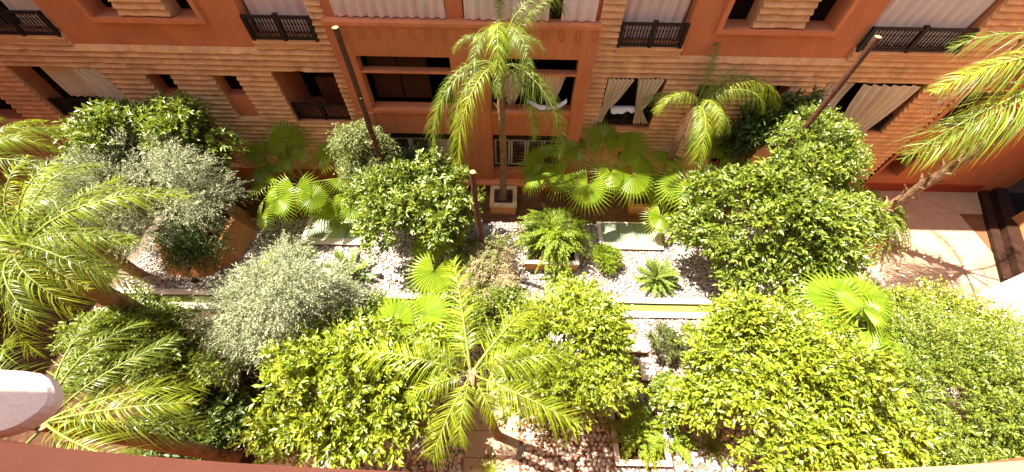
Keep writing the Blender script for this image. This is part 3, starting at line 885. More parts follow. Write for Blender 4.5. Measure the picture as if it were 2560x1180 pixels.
def limbs(parent, base, c, cc, r0, origin, n=7, fork=.45, seed=1, name='trunk'):
    """tapered trunk, then limbs to some of the clumps"""
    g = random.Random(seed)
    base = Vector(base); top = Vector(c)
    fp = base.lerp(top, fork); fp.x += g.uniform(-.1, .1); fp.y += g.uniform(-.1, .1)
    o = Vector(origin)
    b = MB(); pts = [base.lerp(fp, i/5)+Vector((.04*math.sin(i*1.7+seed), .04*math.cos(i*2.1), 0))*(i > 0)-o for i in range(6)]
    b.tube(pts, [r0*(1.25-.5*i/5) for i in range(6)], 9)
    b.build(name, M['bark'], parent, smooth=True)
    idx = list(range(len(cc))); g.shuffle(idx)
    for q in idx[:n]:
        e = Vector(cc[q]); e = fp.lerp(e, .92)
        m1 = fp.lerp(e, .4)+Vector((g.uniform(-.15,.15), g.uniform(-.15,.15), g.uniform(0,.25)))
        b = MB(); b.tube([fp-o, fp.lerp(m1,.5)-o, m1-o, m1.lerp(e,.5)+Vector((0,0,.05))-o, e-o], [r0*.62, r0*.5, r0*.38, r0*.24, r0*.1], 6, cap=False)
        b.build('branch', M['bark'], parent, smooth=True)
def tree(name, label, cat, base, c, r, m, seed, group=None, r0=.09, nl=7, **k):
    t = thing(name, label, cat, base, group)
    o, cc = foliage('crown', t, c, r, m, seed, origin=base, **k)
    limbs(t, base, c, cc, r0, base, n=nl, seed=seed)
    return t, cc
GS = 'broad leaved trees in the garden'
CIT = dict(n_clumps=34, cr=(.26,.55), twigs=1700, per=9, tl=(.22,.45), ll=(.13,.20), lw=.42, droop=.12)
# citrus and other broad leaved trees -------------------------------------------------
def cit(**k):
    d = dict(CIT); d.update(k); return d
tree('citrus_tree', 'full citrus tree with glossy light leaves left of the short wooden post', 'tree', (-3.3, 8.0, 0), (-3.45, 8.2, 2.5), (2.0,1.45,1.1), M['citrus'], 11, GS, .09,
     **cit(extra=[(-5.3,8.7,2.2,.4),(-1.6,8.4,2.4,.45),(-2.8,9.6,2.9,.5),(-4.4,7.2,1.9,.5)]))
tree('citrus_tree', 'largest citrus tree, filling the view in front of the far right windows', 'tree', (8.3, 7.6, 0), (8.35, 7.5, 2.8), (2.5,2.0,1.55), M['citrus'], 12, GS, .11,
     **cit(n_clumps=60, twigs=4000, extra=[(7.3,8.3,3.4,.65),(8.7,8.4,4.1,.75),(7.9,8.0,3.9,.6),(6.1,7.4,2.6,.5),(7.1,6.0,1.9,.5),(10.3,7.9,3.2,.55),(9.2,9.2,3.9,.6),(10.2,6.4,2.4,.5)]))
tree('leafy_tree', 'fine leaved lighter tree rising behind the largest citrus, around the leaning post', 'tree', (9.6, 9.5, 0), (9.5, 9.3, 4.1), (1.15,.95,1.0), M['citrus'], 13, None, .07,
     **cit(n_clumps=22, twigs=2200, ll=(.07,.12), cr=(.3,.5), ymax=11.3))
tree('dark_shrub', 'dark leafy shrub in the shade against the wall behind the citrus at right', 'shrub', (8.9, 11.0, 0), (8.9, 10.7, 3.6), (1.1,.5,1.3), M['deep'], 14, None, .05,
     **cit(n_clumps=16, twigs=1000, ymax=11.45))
tree('citrus_tree', 'broad citrus with small leaves behind the centre feather palm at lower middle', 'tree', (1.5, 3.4, 0), (1.45, 3.35, 2.5), (1.55,1.65,1.25), M['citrus_y'], 15, GS, .09,
     **cit(n_clumps=34, twigs=2300, ll=(.11,.17), extra=[(1.6,5.0,2.0,.5),(.3,2.2,2.2,.45),(2.7,2.6,2.3,.5)]))
tree('citrus_tree', 'big leaved citrus at the bottom left of centre beside the feather palm', 'tree', (-3.7, 2.3, 0), (-3.8, 2.1, 2.9), (1.95,1.4,1.15), M['citrus_y'], 16, GS, .1,
     **cit(n_clumps=40, twigs=1900, extra=[(-5.2,3.4,2.5,.5),(-4.7,3.9,2.3,.4),(-2.3,3.3,2.5,.45),(-5.3,1.3,2.6,.5)]))
tree('leafy_tree', 'leafy tree half in shade beneath the feather palm at the lower left', 'tree', (-9.6, 3.4, 0), (-9.9, 3.5, 2.0), (2.0,1.0,.8), M['citrus'], 17, None, .1,
     **cit(n_clumps=36, twigs=2600, ll=(.10,.15), extra=[(-7.6,4.3,2.2,.45),(-7.5,2.9,2.2,.4)]))
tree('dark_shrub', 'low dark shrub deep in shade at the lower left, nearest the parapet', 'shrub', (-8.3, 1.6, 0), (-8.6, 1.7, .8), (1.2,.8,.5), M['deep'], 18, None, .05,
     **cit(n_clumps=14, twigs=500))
tree('leafy_tree', 'tall bright yellow green tree filling the bottom right, its crown nearest the view', 'tree', (6.2, 2.6, 0), (6.55, 2.5, 2.9), (2.15,1.85,1.35), M['citrus_y'], 19, None, .1,
     **cit(n_clumps=58, twigs=4300, ll=(.11,.17), extra=[(8.2,1.0,2.9,.6),(7.6,4.3,2.7,.5),(6.2,4.4,2.6,.45)]))
tree('leafy_tree', 'fine leaved dense green tree in the bottom right corner', 'tree', (10.3, 2.3, 0), (10.6, 2.3, 2.9), (2.3,1.9,1.1), M['citrus'], 20, None, .1,
     **cit(n_clumps=64, twigs=6500, per=10, ll=(.06,.105), cr=(.35,.6), lw=.4, extra=[(12.6,2.4,3.0,.7),(12.9,3.6,2.9,.6),(9.6,3.9,2.6,.5),(11.6,3.1,2.6,.6),(10.6,2.35,3.25,.85),(10.2,1.7,3.1,.7),(11.2,2.1,3.2,.7),(11.0,1.2,2.9,.6),(12.2,1.5,2.8,.7),(10.9,3.0,3.1,.6)]))
h1 = tree('flowering_shrub', 'pale flowered sprawling shrub at the right edge below the paved walk', 'shrub', (12.6, 5.1, 0), (12.5, 4.7, 1.6), (2.2,.8,.6), M['citrus_y'], 21, None, .06,
     **cit(n_clumps=34, twigs=3200, ll=(.065,.11), cr=(.3,.55), lw=.4, extra=[(14.4,4.3,1.7,.45),(10.9,5.3,1.7,.5)]))
# white petals scattered in it
g = np.random.default_rng(5); P = np.array([12.7,4.9,2.15])+g.normal(size=(420,3))*np.array([1.5,.6,.35])-np.array([12.6,5.1,0])
me = leaves_mesh('blossom', P, unit(g.normal(size=P.shape)+[0,0,.6]), unit(g.normal(size=P.shape)*.3+[0,0,1]), g.uniform(.05,.08,420), g.uniform(.03,.05,420), M['flower'])
o = bpy.data.objects.new('blossom', me); link(o, h1[0]); o['kind'] = 'stuff'
tree('leafy_tree', 'dark broad leaved tree against the ribbed wall behind the big silver olive', 'tree', (-12.0, 10.3, 0), (-12.2, 10.0, 3.5), (2.2,.9,1.2), M['citrus'], 22, None, .09,
     **cit(n_clumps=34, twigs=2000, ymax=11.35, ll=(.13,.20), extra=[(-13.7,9.4,3.8,.6),(-12.9,9.3,4.2,.55),(-13.9,9.0,3.1,.5),(-10.4,9.3,3.2,.5)]))
tree('climbing_shrub', 'small leaved trailing shrub wrapped round the tall post before the bay', 'shrub', (-4.9, 9.9, 0), (-5.0, 9.7, 3.3), (.85,.75,1.0), M['vine'], 23, None, .05,
     **cit(n_clumps=20, twigs=2300, per=9, ll=(.06,.10), cr=(.28,.48), droop=.4, up=.1, lo=-.8, extra=[(-4.6,9.0,2.3,.3),(-4.5,8.8,1.9,.25)]))
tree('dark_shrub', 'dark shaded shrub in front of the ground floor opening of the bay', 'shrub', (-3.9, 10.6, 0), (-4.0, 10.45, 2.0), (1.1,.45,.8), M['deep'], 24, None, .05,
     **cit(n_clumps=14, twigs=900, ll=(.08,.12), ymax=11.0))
# silver olives -------------------------------------------------------------------------
OL = dict(n_clumps=46, cr=(.3,.6), twigs=5200, per=15, tl=(.3,.6), ll=(.055,.095), lw=.24, droop=.16, spread=.75, up=.4)
t_, cc = tree('olive_tree', 'big silvery olive tree spreading over the octagonal planter at the left', 'tree', (-11.7, 8.2, .9), (-11.8, 7.8, 3.0), (2.75,1.75,1.2), M['olive'], 31, 'silver olive trees', .09, nl=10,
     **{**OL, 'extra': [(-13.6,6.9,2.2,.5),(-12.9,6.4,2.0,.4),(-9.4,8.2,2.9,.4),(-11.0,9.0,4.0,.4),(-12.3,9.2,4.0,.45)]})
t_, cc = tree('olive_tree', 'pale grey olive tree with wispy shoots in front of the left cycad', 'tree', (-6.4, 4.6, 0), (-6.25, 4.5, 2.6), (1.65,1.35,1.15), M['olive'], 32, 'silver olive trees', .08, nl=10,
     **{**OL, 'twigs': 4600, 'n_clumps': 38, 'extra': [(-7.9,4.8,2.5,.35),(-7.2,3.0,2.0,.35),(-7.4,5.6,2.4,.3)]})
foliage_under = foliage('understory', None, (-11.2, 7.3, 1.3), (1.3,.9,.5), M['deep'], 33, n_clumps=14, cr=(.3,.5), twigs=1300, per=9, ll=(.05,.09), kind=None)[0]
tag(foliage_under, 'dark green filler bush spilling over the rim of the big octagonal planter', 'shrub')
# shrubs -----------------------------------------------------------------------------------
def sprays(name, label, cat, base, centre, n, length, m, seed, ll=.07, lw=.5, rise=(.2, 1.0), droop=1.4, pairs=16, group=None, wid=.16):
    """arching pinnate branches from a centre: a feathery compound leaved shrub"""
    t = thing(name, label, cat, base, group)
    g = np.random.default_rng(seed)
    P = []; D = []; N = []
    stems = MB()
    for i in range(n):
        a = i*2.399+g.uniform(-.3, .3); e = g.uniform(*rise); l = length*g.uniform(.6, 1.1)
        d = np.array([math.cos(a)*math.cos(e), math.sin(a)*math.cos(e), math.sin(e)])
        s = np.array(centre)-np.array(base)+g.normal(size=3)*.08
        K_ = 14; pts = []
        for j in range(K_):
            u = j/(K_-1)*l
            pts.append(s+d*u+np.array([0, 0, -droop*u*u*.5/max(.4, length)]))
        pts = np.array(pts)
        stems.tube([tuple(p) for p in pts[::3]], .008, 3, cap=False)
        for q in range(pairs):
            u = .12+.88*q/(pairs-1); x = u*(K_-1); j = min(int(x), K_-2); p = pts[j]+(pts[j+1]-pts[j])*(x-j)
            ax = unit(pts[j+1]-pts[j])
            side = unit(np.cross(ax, [0, 0, 1.0])+1e-6)
            w = wid*(1-.75*u)
            for sg in (-1, 1):
                dir_ = unit(side*sg+ax*.55+g.normal(size=3)*.12)
                k = max(1, int(w/(ll*.55)))
                for h in range(k):
                    pp = p+dir_*w*h/max(1, k)
                    for s2 in (-1, 1):
                        P.append(pp); D.append(unit(dir_*.5+ax*s2*.8+g.normal(size=3)*.25)); N.append([g.normal()*.3, g.normal()*.3, 1])
    P = np.array(P); D = np.array(D); N = unit(np.array(N))
    keep = P[:, 2]+base[2] > .03
    P, D, N = P[keep], D[keep], N[keep]
    L1 = g.uniform(ll*.7, ll*1.2, len(P))
    me = leaves_mesh('foliage', P, D, N, L1, L1*lw, m)
    o = bpy.data.objects.new('foliage', me); link(o, t); o['kind'] = 'stuff'
    so = stems.build('stems', M['rachis'], t); so['kind'] = 'stuff'
    return t
sprays('compound_shrub', 'bright feathery compound leaved shrub covering the large square planter', 'shrub', (1.45,8.15,.55), (1.45,8.1,1.0), 200, 1.75, M['bright'], 41, ll=.075, droop=1.15, rise=(.0,1.2), wid=.22)
o, cc_ = foliage('round_bush', None, (3.45,7.45,.5), (.42,.42,.35), M['bright'], 42, n_clumps=16, cr=(.15,.25), twigs=900, per=9, tl=(.1,.22), ll=(.04,.07), lw=.5, kind=None)
tag(o, 'small round bright green bush on the gravel left of the right hand cycad', 'bush')
sprays('compound_shrub', 'feathery lime green shrub growing in the low box at the bottom edge', 'shrub', (3.7,1.8,.2), (3.65,1.8,.5), 110, 1.15, M['bright'], 43, ll=.06, droop=1.3, rise=(.1,1.3), wid=.17)
tree('round_bush', 'dense round dark leaved bush between the feathery shrub and the tall yellow green tree', 'bush', (4.75,2.55,0), (4.7,2.6,.95), (.5,.5,.45), M['citrus'], 44, None, .03,
     **cit(n_clumps=18, twigs=1100, cr=(.16,.3), tl=(.1,.25), ll=(.07,.11), lw=.6))
sprays('feathery_plant', 'small lime feathery plant beside the spiky plant at the bottom edge', 'plant', (4.85,1.5,0), (4.85,1.5,.2), 30, .55, M['bright'], 45, ll=.05, droop=1.0, rise=(.3,1.3), wid=.12)
sprays('hanging_fern', 'ferny greenery hanging over the octagonal planter beside the right walk', 'fern', (13.75,9.35,.8), (13.7,9.3,1.15), 150, 2.2, M['citrus'], 46, ll=.09, droop=1.9, rise=(.0,1.1), wid=.2)
tree('leafy_vine', 'straw coloured tangled vine spilling from the pale edged planter round the short post', 'vine', (-.95,6.6,.45), (-1.0,6.65,1.15), (1.0,1.1,.45), M['vine'], 47, None, .03,
     **cit(n_clumps=24, twigs=1700, cr=(.2,.38), ll=(.05,.085), droop=.5, up=.2, tl=(.15,.4)))
o, _ = foliage('dry_growth', None, (-.95,6.4,1.25), (.95,1.2,.45), M['dryvine'], 48, n_clumps=20, cr=(.18,.32), twigs=1300, per=9, tl=(.15,.45), ll=(.04,.09), lw=.25, droop=.5, kind=None)
tag(o, 'dry straw coloured twigs tangled through the vine in the pale edged planter', 'dry twigs')
tree('leafy_shrub', 'low green shrub growing below the dry vine in the middle of the garden', 'shrub', (-.6,5.0,0), (-.6,5.1,.9), (.9,.55,.5), M['citrus'], 49, None, .04,
     **cit(n_clumps=14, twigs=1000, cr=(.2,.4), ll=(.07,.12)))
tree('leafy_shrub', 'green shrub between the grey olive and the large fan palm at lower left', 'shrub', (-4.2,4.6,0), (-4.3,4.5,1.4), (.7,.5,.6), M['citrus'], 50, None, .04,
     **cit(n_clumps=12, twigs=700, cr=(.2,.4), ll=(.09,.14)))

# ---- feather palms ---------------------------------------------------------------------------
def frond_mesh(name, L_, e0, e1, m, seed, ex=1.15, nleaf=92, ll=.55, dry=False, droopl=.95, plum=.75, lw=.019):
    """pinnate frond in the xz plane: elevation e0 at the base bending to e1 at the tip"""
    g = np.random.default_rng(seed)
    K_ = 16; p = np.zeros(3); pts = [p.copy()]; dirs = []
    for i in range(K_):
        u = (i+.5)/K_
        e = e0+(e1-e0)*u**ex
        d = np.array([math.cos(e), .04*math.sin(seed+u*2), math.sin(e)]); dirs.append(unit(d)); p = p+unit(d)*L_/K_; pts.append(p.copy())
    pts = np.array(pts); dirs.append(dirs[-1]); dirs = np.array(dirs)
    b = MB()
    b.tube([tuple(q) for q in pts[::2]], [.028*(1-.85*i/8)+.003 for i in range(9)], 5, 1, cap=False)
    u = np.repeat(np.linspace(.14, .995, nleaf), 2)
    sg = np.tile([-1, 1], nleaf)
    x = u*K_; j = np.minimum(x.astype(int), K_-1); f = (x-j)[:, None]
    P = pts[j]*(1-f)+pts[j+1]*f; A = dirs[j]
    side = unit(np.cross(A, np.array([0, 0, 1.0])))
    nrm = unit(np.cross(side, A))
    n = len(P)
    lift = g.uniform(-plum, plum, n)[:, None]
    fwd = (.45+.75*u)[:, None]
    D = unit(side*sg[:, None]+A*fwd+nrm*(lift+.15))
    Ln = ll*np.minimum(1, (np.sin(np.clip(u*1.05, 0, 1)*PI)**.5)*.8+.25)*g.uniform(.6, 1.12, n)*np.where(g.random(n) < .08, .25, 1)
    Wd = np.full(n, lw)*g.uniform(.8, 1.2, n)
    W_ = unit(np.cross(D, nrm+.3*g.normal(size=D.shape)))
    V = []
    segs = [0, .33, .68, 1.0]; ws = [.7, 1.0, .7, 0.02]
    for s, w in zip(segs, ws):
        c = P+D*(Ln*s)[:, None]; c[:, 2] -= droopl*(Ln*s)**2*1.4
        V.append(c+W_*(Wd*w*.5)[:, None]); V.append(c-W_*(Wd*w*.5)[:, None])
    V = np.stack(V, 1).reshape(-1, 3)
    k = np.arange(n)*8
    F = np.concatenate([np.stack([k+2*s, k+2*s+1, k+2*s+3, k+2*s+2], 1) for s in range(3)])
    base = len(b.v)
    Vt = np.concatenate([np.array(b.v), V]); Ft = np.concatenate([np.array([q for q in b.f if len(q) == 4]), F+base])
    me = fast_mesh(name, Vt, Ft)
    me.materials.append(m); me.materials.append(M['rachis'] if not dry else M['bark'])
    mi = np.zeros(len(Ft), dtype=np.int32); mi[:len(Ft)-len(F)] = 1
    me.polygons.foreach_set('material_index', mi)
    return me
FV = {}
PL = {'parch': (2.8, R(68), R(-75)), 'phang': (2.6, R(35), R(-86)), 'pup': (2.5, R(80), R(5)), 'pflat': (2.9, R(35), R(-45)), 'pdroop': (3.5, R(66), R(-92), .5), 'ptop': (3.3, R(88), R(-78), 1.5)}
def fv(key):
    if key in FV: return FV[key]
    if key[0] in PL:
        par = PL[key[0]]; m = {'g': M['frond'], 'y': M['frond_y'], 'd': M['frond_dry']}[key[1]]
        FV[key] = frond_mesh('frond', par[0], par[1], par[2], m, len(FV)*3+5, dry=(key[1] == 'd'), ex=par[3] if len(par) > 3 else 1.15, nleaf=125, ll=.50, plum=1.2, droopl=1.4, lw=.013)
        return FV[key]
    kind, col = key
    par = {'up': (2.6, R(72), R(-5)), 'mid': (2.6, R(45), R(-55)), 'low': (2.6, R(15), R(-72)), 'hang': (2.7, R(-5), R(-88)), 'flat': (2.6, R(22), R(-28)), 'arch': (2.8, R(55), R(-80))}[kind]
    if col == 'z':
        FV[key] = frond_mesh('frond', par[0], par[1], par[2], M['frond_y'], len(FV)*3+5, nleaf=64, lw=.022, plum=1.1, droopl=1.0, ll=.80)
        return FV[key]
    m = {'g': M['frond'], 'y': M['frond_y'], 'd': M['frond_dry']}[col]
    FV[key] = frond_mesh('frond', par[0], par[1], par[2], m, len(FV)*3+5, dry=(col == 'd'), nleaf=62, lw=.017 if col == 'y' else .014, plum=1.25, droopl=1.15, ll=.60)
    return FV[key]
def palm(label, base, heart, spec, r0, r1, group='feather palms', scale=1.0, seed=1):
    """spec: (azimuth degrees, kind, colour, scale)"""
    t = thing('feather_palm', label, 'palm', base, group)
    bz = Vector(base); h = Vector(heart)-bz
    b = MB(); pts = []; rad = []
    n = max(8, int(h.length*7))
    for i in range(n+1):
        u = i/n; p = h*u; p.x += .06*math.sin(u*3+seed)*math.sin(u*PI)
        pts.append(p); rad.append((r0+(r1-r0)*u)*(1.0+.07*(i % 2))*(1.25 if i == 0 else 1))
    b.tube(pts, rad, 12)
    b.build('trunk', M['trunk'], t, smooth=False)
    # old leaf bases round the upper trunk
    for i in range(7 if seed != 6 else 40):
        a = i*2.4+seed; u = 1-(.045 if seed != 6 else .024)*i
        p = h*u; d = Vector((math.cos(a), math.sin(a), .9)).normalized()
        k = MB(); k.tube([p+Vector((0,0,-.15))+d*.02, p+d*r1*1.5, p+d*(r1*1.6+.22)], [.07,.055,.02], 5); k.build('leaf_base', M['trunk'], t)
    for i, (az, kd, col, sc) in enumerate(spec):
        o = bpy.data.objects.new('frond', fv((kd, col))); link(o, t)
        o.location = h+Vector((math.cos(R(az)), math.sin(R(az)), 0))*.06+Vector((0,0,-.02*i/3))
        o.rotation_euler = (0, 0, R(az)); s = sc*scale; o.scale = (s, s, s)
    return t
palm('tall feather palm standing in the square planter in front of the bay', (-.40,10.3,.5), (-.42,10.2,6.35),
     [(272,'ptop','y',1.0),(250,'ptop','g',.9),(292,'ptop','g',.92),(200,'ptop','g',.62),(340,'ptop','g',.6),(90,'ptop','g',.8),(30,'ptop','g',1.0),(196,'pdroop','g',.9),(214,'pdroop','g',1.08),(238,'pdroop','y',1.08),(226,'pdroop','g',.85),(340,'pdroop','g',.85),(322,'pdroop','g',1.1),(308,'pdroop','g',.8),(25,'pup','g',1.0),(268,'parch','g',.7)], .14, .10)
palm('slender feather palm with pale arching fronds right of the bay', (5.9,10.75,0), (5.8,10.5,4.95),
     [(182,'pflat','g',.62),(198,'parch','y',.72),(265,'phang','y',.95),(255,'phang','g',.8),(275,'parch','y',.7),(170,'pflat','g',.6),(8,'pflat','y',1.0),(345,'parch','g',.9),(355,'parch','y',1.12),(15,'parch','g',1.0),(25,'pup','y',.62),(245,'phang','d',.7),(75,'pup','g',.9),(320,'phang','g',.6)], .12, .09, seed=2)
palm('massive feather palm at the left edge with a thick ringed trunk', (-10.2,4.15,0), (-10.2,4.2,5.6),
     [(33,'pflat','y',1.15),(330,'up','y',.8),(20,'up','g',.8),(140,'up','g',.8),(200,'up','y',.7),(85,'up','y',.8),(5,'mid','y',.9),(345,'arch','g',.95),(8,'flat','y',.85),(350,'low','y',.9),(335,'flat','y',.8),(312,'mid','g',.9),(292,'low','y',.9),(265,'flat','g',.9),(52,'mid','y',.95),(72,'flat','y',.9),(92,'mid','g',1.1),(115,'flat','y',1.1),(140,'flat','g',1.0),(165,'mid','g',.9),(200,'flat','g',.9),(230,'mid','g',.9),(325,'arch','y',.9),(280,'arch','g',.9),(250,'up','g',.9),(60,'up','y',.9)], .24, .2, seed=3)
palm('feather palm behind the massive one, its crown against the wall at the upper left edge', (-13.6,6.7,0), (-13.6,6.7,5.3),
     [(60,'pflat','y',.75),(40,'parch','g',.85),(85,'pflat','y',.75),(110,'parch','g',.9),(20,'parch','y',.85),(0,'mid','g',.9),(135,'pup','g',.9),(160,'mid','g',.9),(200,'flat','g',.9),(250,'mid','g',.9),(300,'low','g',.8),(75,'pup','y',.7)], .17, .14, seed=8)
palm('feather palm reaching in from the left edge just above the rounded ledge', (-7.6,1.0,0), (-7.6,1.0,5.4),
     [(342,'flat','y',.8),(8,'flat','y',.9),(25,'low','y',.85),(0,'low','g',.95),(45,'flat','g',.8),(70,'mid','g',.8),(100,'flat','g',.8),(180,'flat','g',.8),(220,'mid','g',.9),(270,'flat','g',.8),(140,'mid','g',.9)], .16, .13, seed=4)
palm('bright feather palm rising at the bottom centre above the pale slabs', (-.29,1.64,0), (-.66,1.85,5.6),
     [(171,'flat','z',.86),(104,'flat','z',.98),(110,'low','z',.7),(52,'low','z',1.05),(12,'mid','z',.85),(338,'flat','z',.80),(243,'low','z',.66),(262,'arch','z',.5),(205,'mid','z',.5),(300,'arch','z',.42),(160,'up','z',.5),(20,'up','z',.5)], .12, .09, scale=.93, seed=5)
palm('leaning feather palm at the right edge with a long shaggy trunk over the walk', (13.7,9.2,.7), (13.9,8.7,7.2),
     [(190,'pflat','y',1.5),(200,'low','y',1.6),(196,'low','g',1.75),(205,'low','g',1.3),(172,'low','d',1.25),(184,'mid','d',1.3),(150,'mid','g',1.2),(250,'low','g',1.2),(300,'flat','g',1.1),(340,'flat','g',1.1),(20,'mid','g',1.1),(90,'mid','g',.8)], .15, .13, seed=6)

# ---- fan palms ----------------------------------------------------------------------------------
def fan_mesh(seed, n=34, spanA=R(152), R0=.58):
    g = np.random.default_rng(seed)
    V = []; F = []
    for i in range(n):
        a = -spanA+(i+.5)*2*spanA/n; h = spanA/n
        rl = R0*(.92+.13*math.cos(a))*g.uniform(.95, 1.04)
        def pt(ang, r, z):
            return (r*math.cos(ang), r*math.sin(ang), z+.06*r-(.22*r*r) - (.16*(abs(ang)/spanA)**2*r))
        b = len(V)
        rm = rl*.64
        V += [pt(a-h, .03, 0), pt(a, .03, .006), pt(a+h, .03, 0),
              pt(a-h, rm, 0), pt(a, rm, .022), pt(a+h, rm, 0),
              pt(a-h*.38, rl*.82, -.005), pt(a+h*.38, rl*.82, -.005), pt(a+g.uniform(-.02,.02), rl*1.22, -.04-.07*g.random())]
        F += [(b,b+3,b+4,b+1),(b+1,b+4,b+5,b+2),(b+3,b+6,b+7,b+4),(b+4,b+7,b+5,b+5)]
    me = bpy.data.meshes.new('leaf')
    FF = []
    for q in F:
        if q[2] == q[3]: FF.append(q[:3])
        else: FF.append(q)
    for i in range(n): b = i*9; FF.append((b+6, b+8, b+7))
    me.from_pydata(V, [], FF); me.materials.append(M['fan']); me.update()
    return me
FM = [fan_mesh(s) for s in (1, 2, 3)]
def fan_palm(label, base, heart, leaves, group='fan palms', trunk_r=.09, trunk=True):
    """leaves: (hub x, y, z, blade tilt down in degrees, size)"""
    t = thing('fan_palm', label, 'palm', base, group)
    B = Vector(base); Hh = Vector(heart)
    b = MB(); n = 10
    b.tube([(Hh-B)*(i/n)+Vector((.03*math.sin(i),0,0)) for i in range(n+1)], [trunk_r*(1.25-.35*i/n)*(1+.08*(i % 2)) for i in range(n+1)], 9)
    b.build('trunk', M['trunk'], t)
    for k, (x, y, z, tilt, s) in enumerate(leaves):
        P = Vector((x, y, z)); out = P-Hh
        az = math.atan2(out.y, out.x)
        o = bpy.data.objects.new('leaf', FM[k % 3]); link(o, t)
        roll = R(((k*53) % 40)-20); s *= 1.38
        mt = Matrix.Translation(P-B) @ Matrix.Rotation(az, 4, 'Z') @ Matrix.Rotation(R(tilt), 4, 'Y') @ Matrix.Rotation(roll, 4, 'X') @ Matrix.Scale(s, 4)
        o.matrix_local = mt
        # petiole in leaf space so that it moves with the blade
        inv = mt.inverted(); a0 = inv @ (Hh-B); a1 = Vector((0, 0, 0))
        m1 = a0.lerp(a1, .5)+(inv.to_3x3() @ Vector((0, 0, .10)))
        pt_ = MB(); pt_.tube([a0, a0.lerp(m1, .5)+(m1-a0.lerp(a1,.5))*.25, m1, m1.lerp(a1, .5)+(m1-a0.lerp(a1,.5))*.25, a1, Vector((.12,0,.02))], [.016/s, .014/s, .012/s, .011/s, .010/s, .004/s], 5)
        pt_.build('petiole', M['rachis'], o)
    return t
fan_palm('fan palm clump with sunlit lower leaves left of the citrus by the ribbed wall', (-7.9,10.0,0), (-7.75,9.75,1.6),
         [(-8.3,10.5,2.3,-10,1.0),(-7.0,10.4,2.6,-25,1.0),(-9.0,9.9,2.1,0,1.0),(-6.2,9.6,2.2,35,.8),(-7.64,8.95,2.3,35,1.05),(-8.2,8.6,2.15,40,1.0),(-8.7,8.1,1.9,50,.85),(-7.05,8.8,2.1,45,.85),(-9.3,10.6,2.4,-20,1.0),(-9.3,9.5,1.9,25,.95),(-7.1,10.9,2.2,10,1.0),(-8.4,10.9,2.8,-35,1.0)])
fan_palm('wide fan palm with pleated leaves catching the sun in front of the bay end', (3.4,10.9,0), (3.36,10.75,1.75),
         [(1.0,10.5,2.3,20,1.1),(2.4,11.0,2.6,-25,1.1),(3.3,11.1,2.9,-40,1.05),(4.2,11.0,2.7,-15,1.15),(1.8,9.75,2.4,35,1.0),(2.65,9.25,2.4,45,1.15),(4.3,9.75,2.45,30,1.25),(3.5,9.7,2.6,30,.95),(.85,9.9,2.3,40,.9),(1.6,11.0,2.5,0,1.0),(4.9,10.9,2.2,30,1.0)])
fan_palm('fan palm in half shade under the slender feather palm by the ribbed wall', (7.1,10.4,0), (6.99,10.15,1.85),
         [(5.97,9.55,2.35,35,1.15),(6.42,9.1,2.4,45,1.15),(7.75,10.7,2.6,-10,1.1),(8.4,10.6,2.4,10,1.0),(7.3,9.5,2.3,45,1.0),(7.5,11.0,2.9,-30,1.0),(5.9,10.8,2.4,5,1.1),(5.6,10.0,1.5,60,.9)])
fan_palm('young thin fan palm holding one round sunlit leaf above the right skylight', (5.95,9.75,0), (5.93,9.7,.95),
         [(5.52,8.84,1.25,20,.85),(5.6,10.1,1.5,-20,.6),(6.4,10.0,1.4,10,.5)], trunk_r=.035)
fan_palm('fan palm with deep green shaded leaves left of the straw coloured vine', (-2.3,6.6,0), (-2.35,6.7,.8),
         [(-2.75,7.1,1.75,10,1.05),(-2.45,6.05,1.75,20,1.2),(-2.2,7.2,1.3,-10,.9),(-3.1,6.8,1.1,35,.8)])
fan_palm('large fan palm with backlit pleated leaves between the rill and the centre palm', (-2.7,3.7,0), (-2.6,3.65,1.9),
         [(-2.45,4.25,2.45,5,1.25),(-3.2,4.0,2.4,15,1.25),(-2.2,3.6,2.35,20,1.2),(-2.85,3.5,2.3,30,1.1),(-3.5,4.3,2.2,20,1.1),(-1.9,4.1,2.2,20,1.0)])
fan_palm('bright yellow green fan palm standing clear among the crowns at the right', (8.5,3.9,0), (8.5,3.8,3.0),
         [(8.3,4.5,3.5,5,1.0),(8.95,4.5,3.55,0,1.1),(8.65,4.1,3.75,20,1.0),(9.05,3.7,3.45,15,1.2),(9.5,3.45,3.35,25,1.15),(8.1,4.0,3.45,30,.8),(8.8,3.4,3.3,35,.9)])
fan_palm('small fan palm poking its leaves out of the top of the grey olive', (-6.9,5.7,0), (-6.8,5.7,2.2),
         [(-6.35,5.85,2.95,0,.7),(-7.0,5.6,2.75,25,.75),(-6.6,5.4,2.6,30,.6)], trunk_r=.05)
fan_palm('small fan palm leaning over the left skylight', (-6.9,9.9,0), (-6.7,9.7,.9),
         [(-6.9,9.0,1.3,30,.9),(-6.0,9.1,1.2,30,.85),(-6.3,9.5,1.5,0,.8),(-7.3,9.3,1.2,20,.8)], trunk_r=.05)
fan_palm('small fan palm leaf pair between the two lower right trees', (8.9,2.2,0), (8.9,2.3,2.3),
         [(9.3,2.4,2.9,30,.5),(8.7,2.6,2.8,20,.5)], trunk_r=.04)

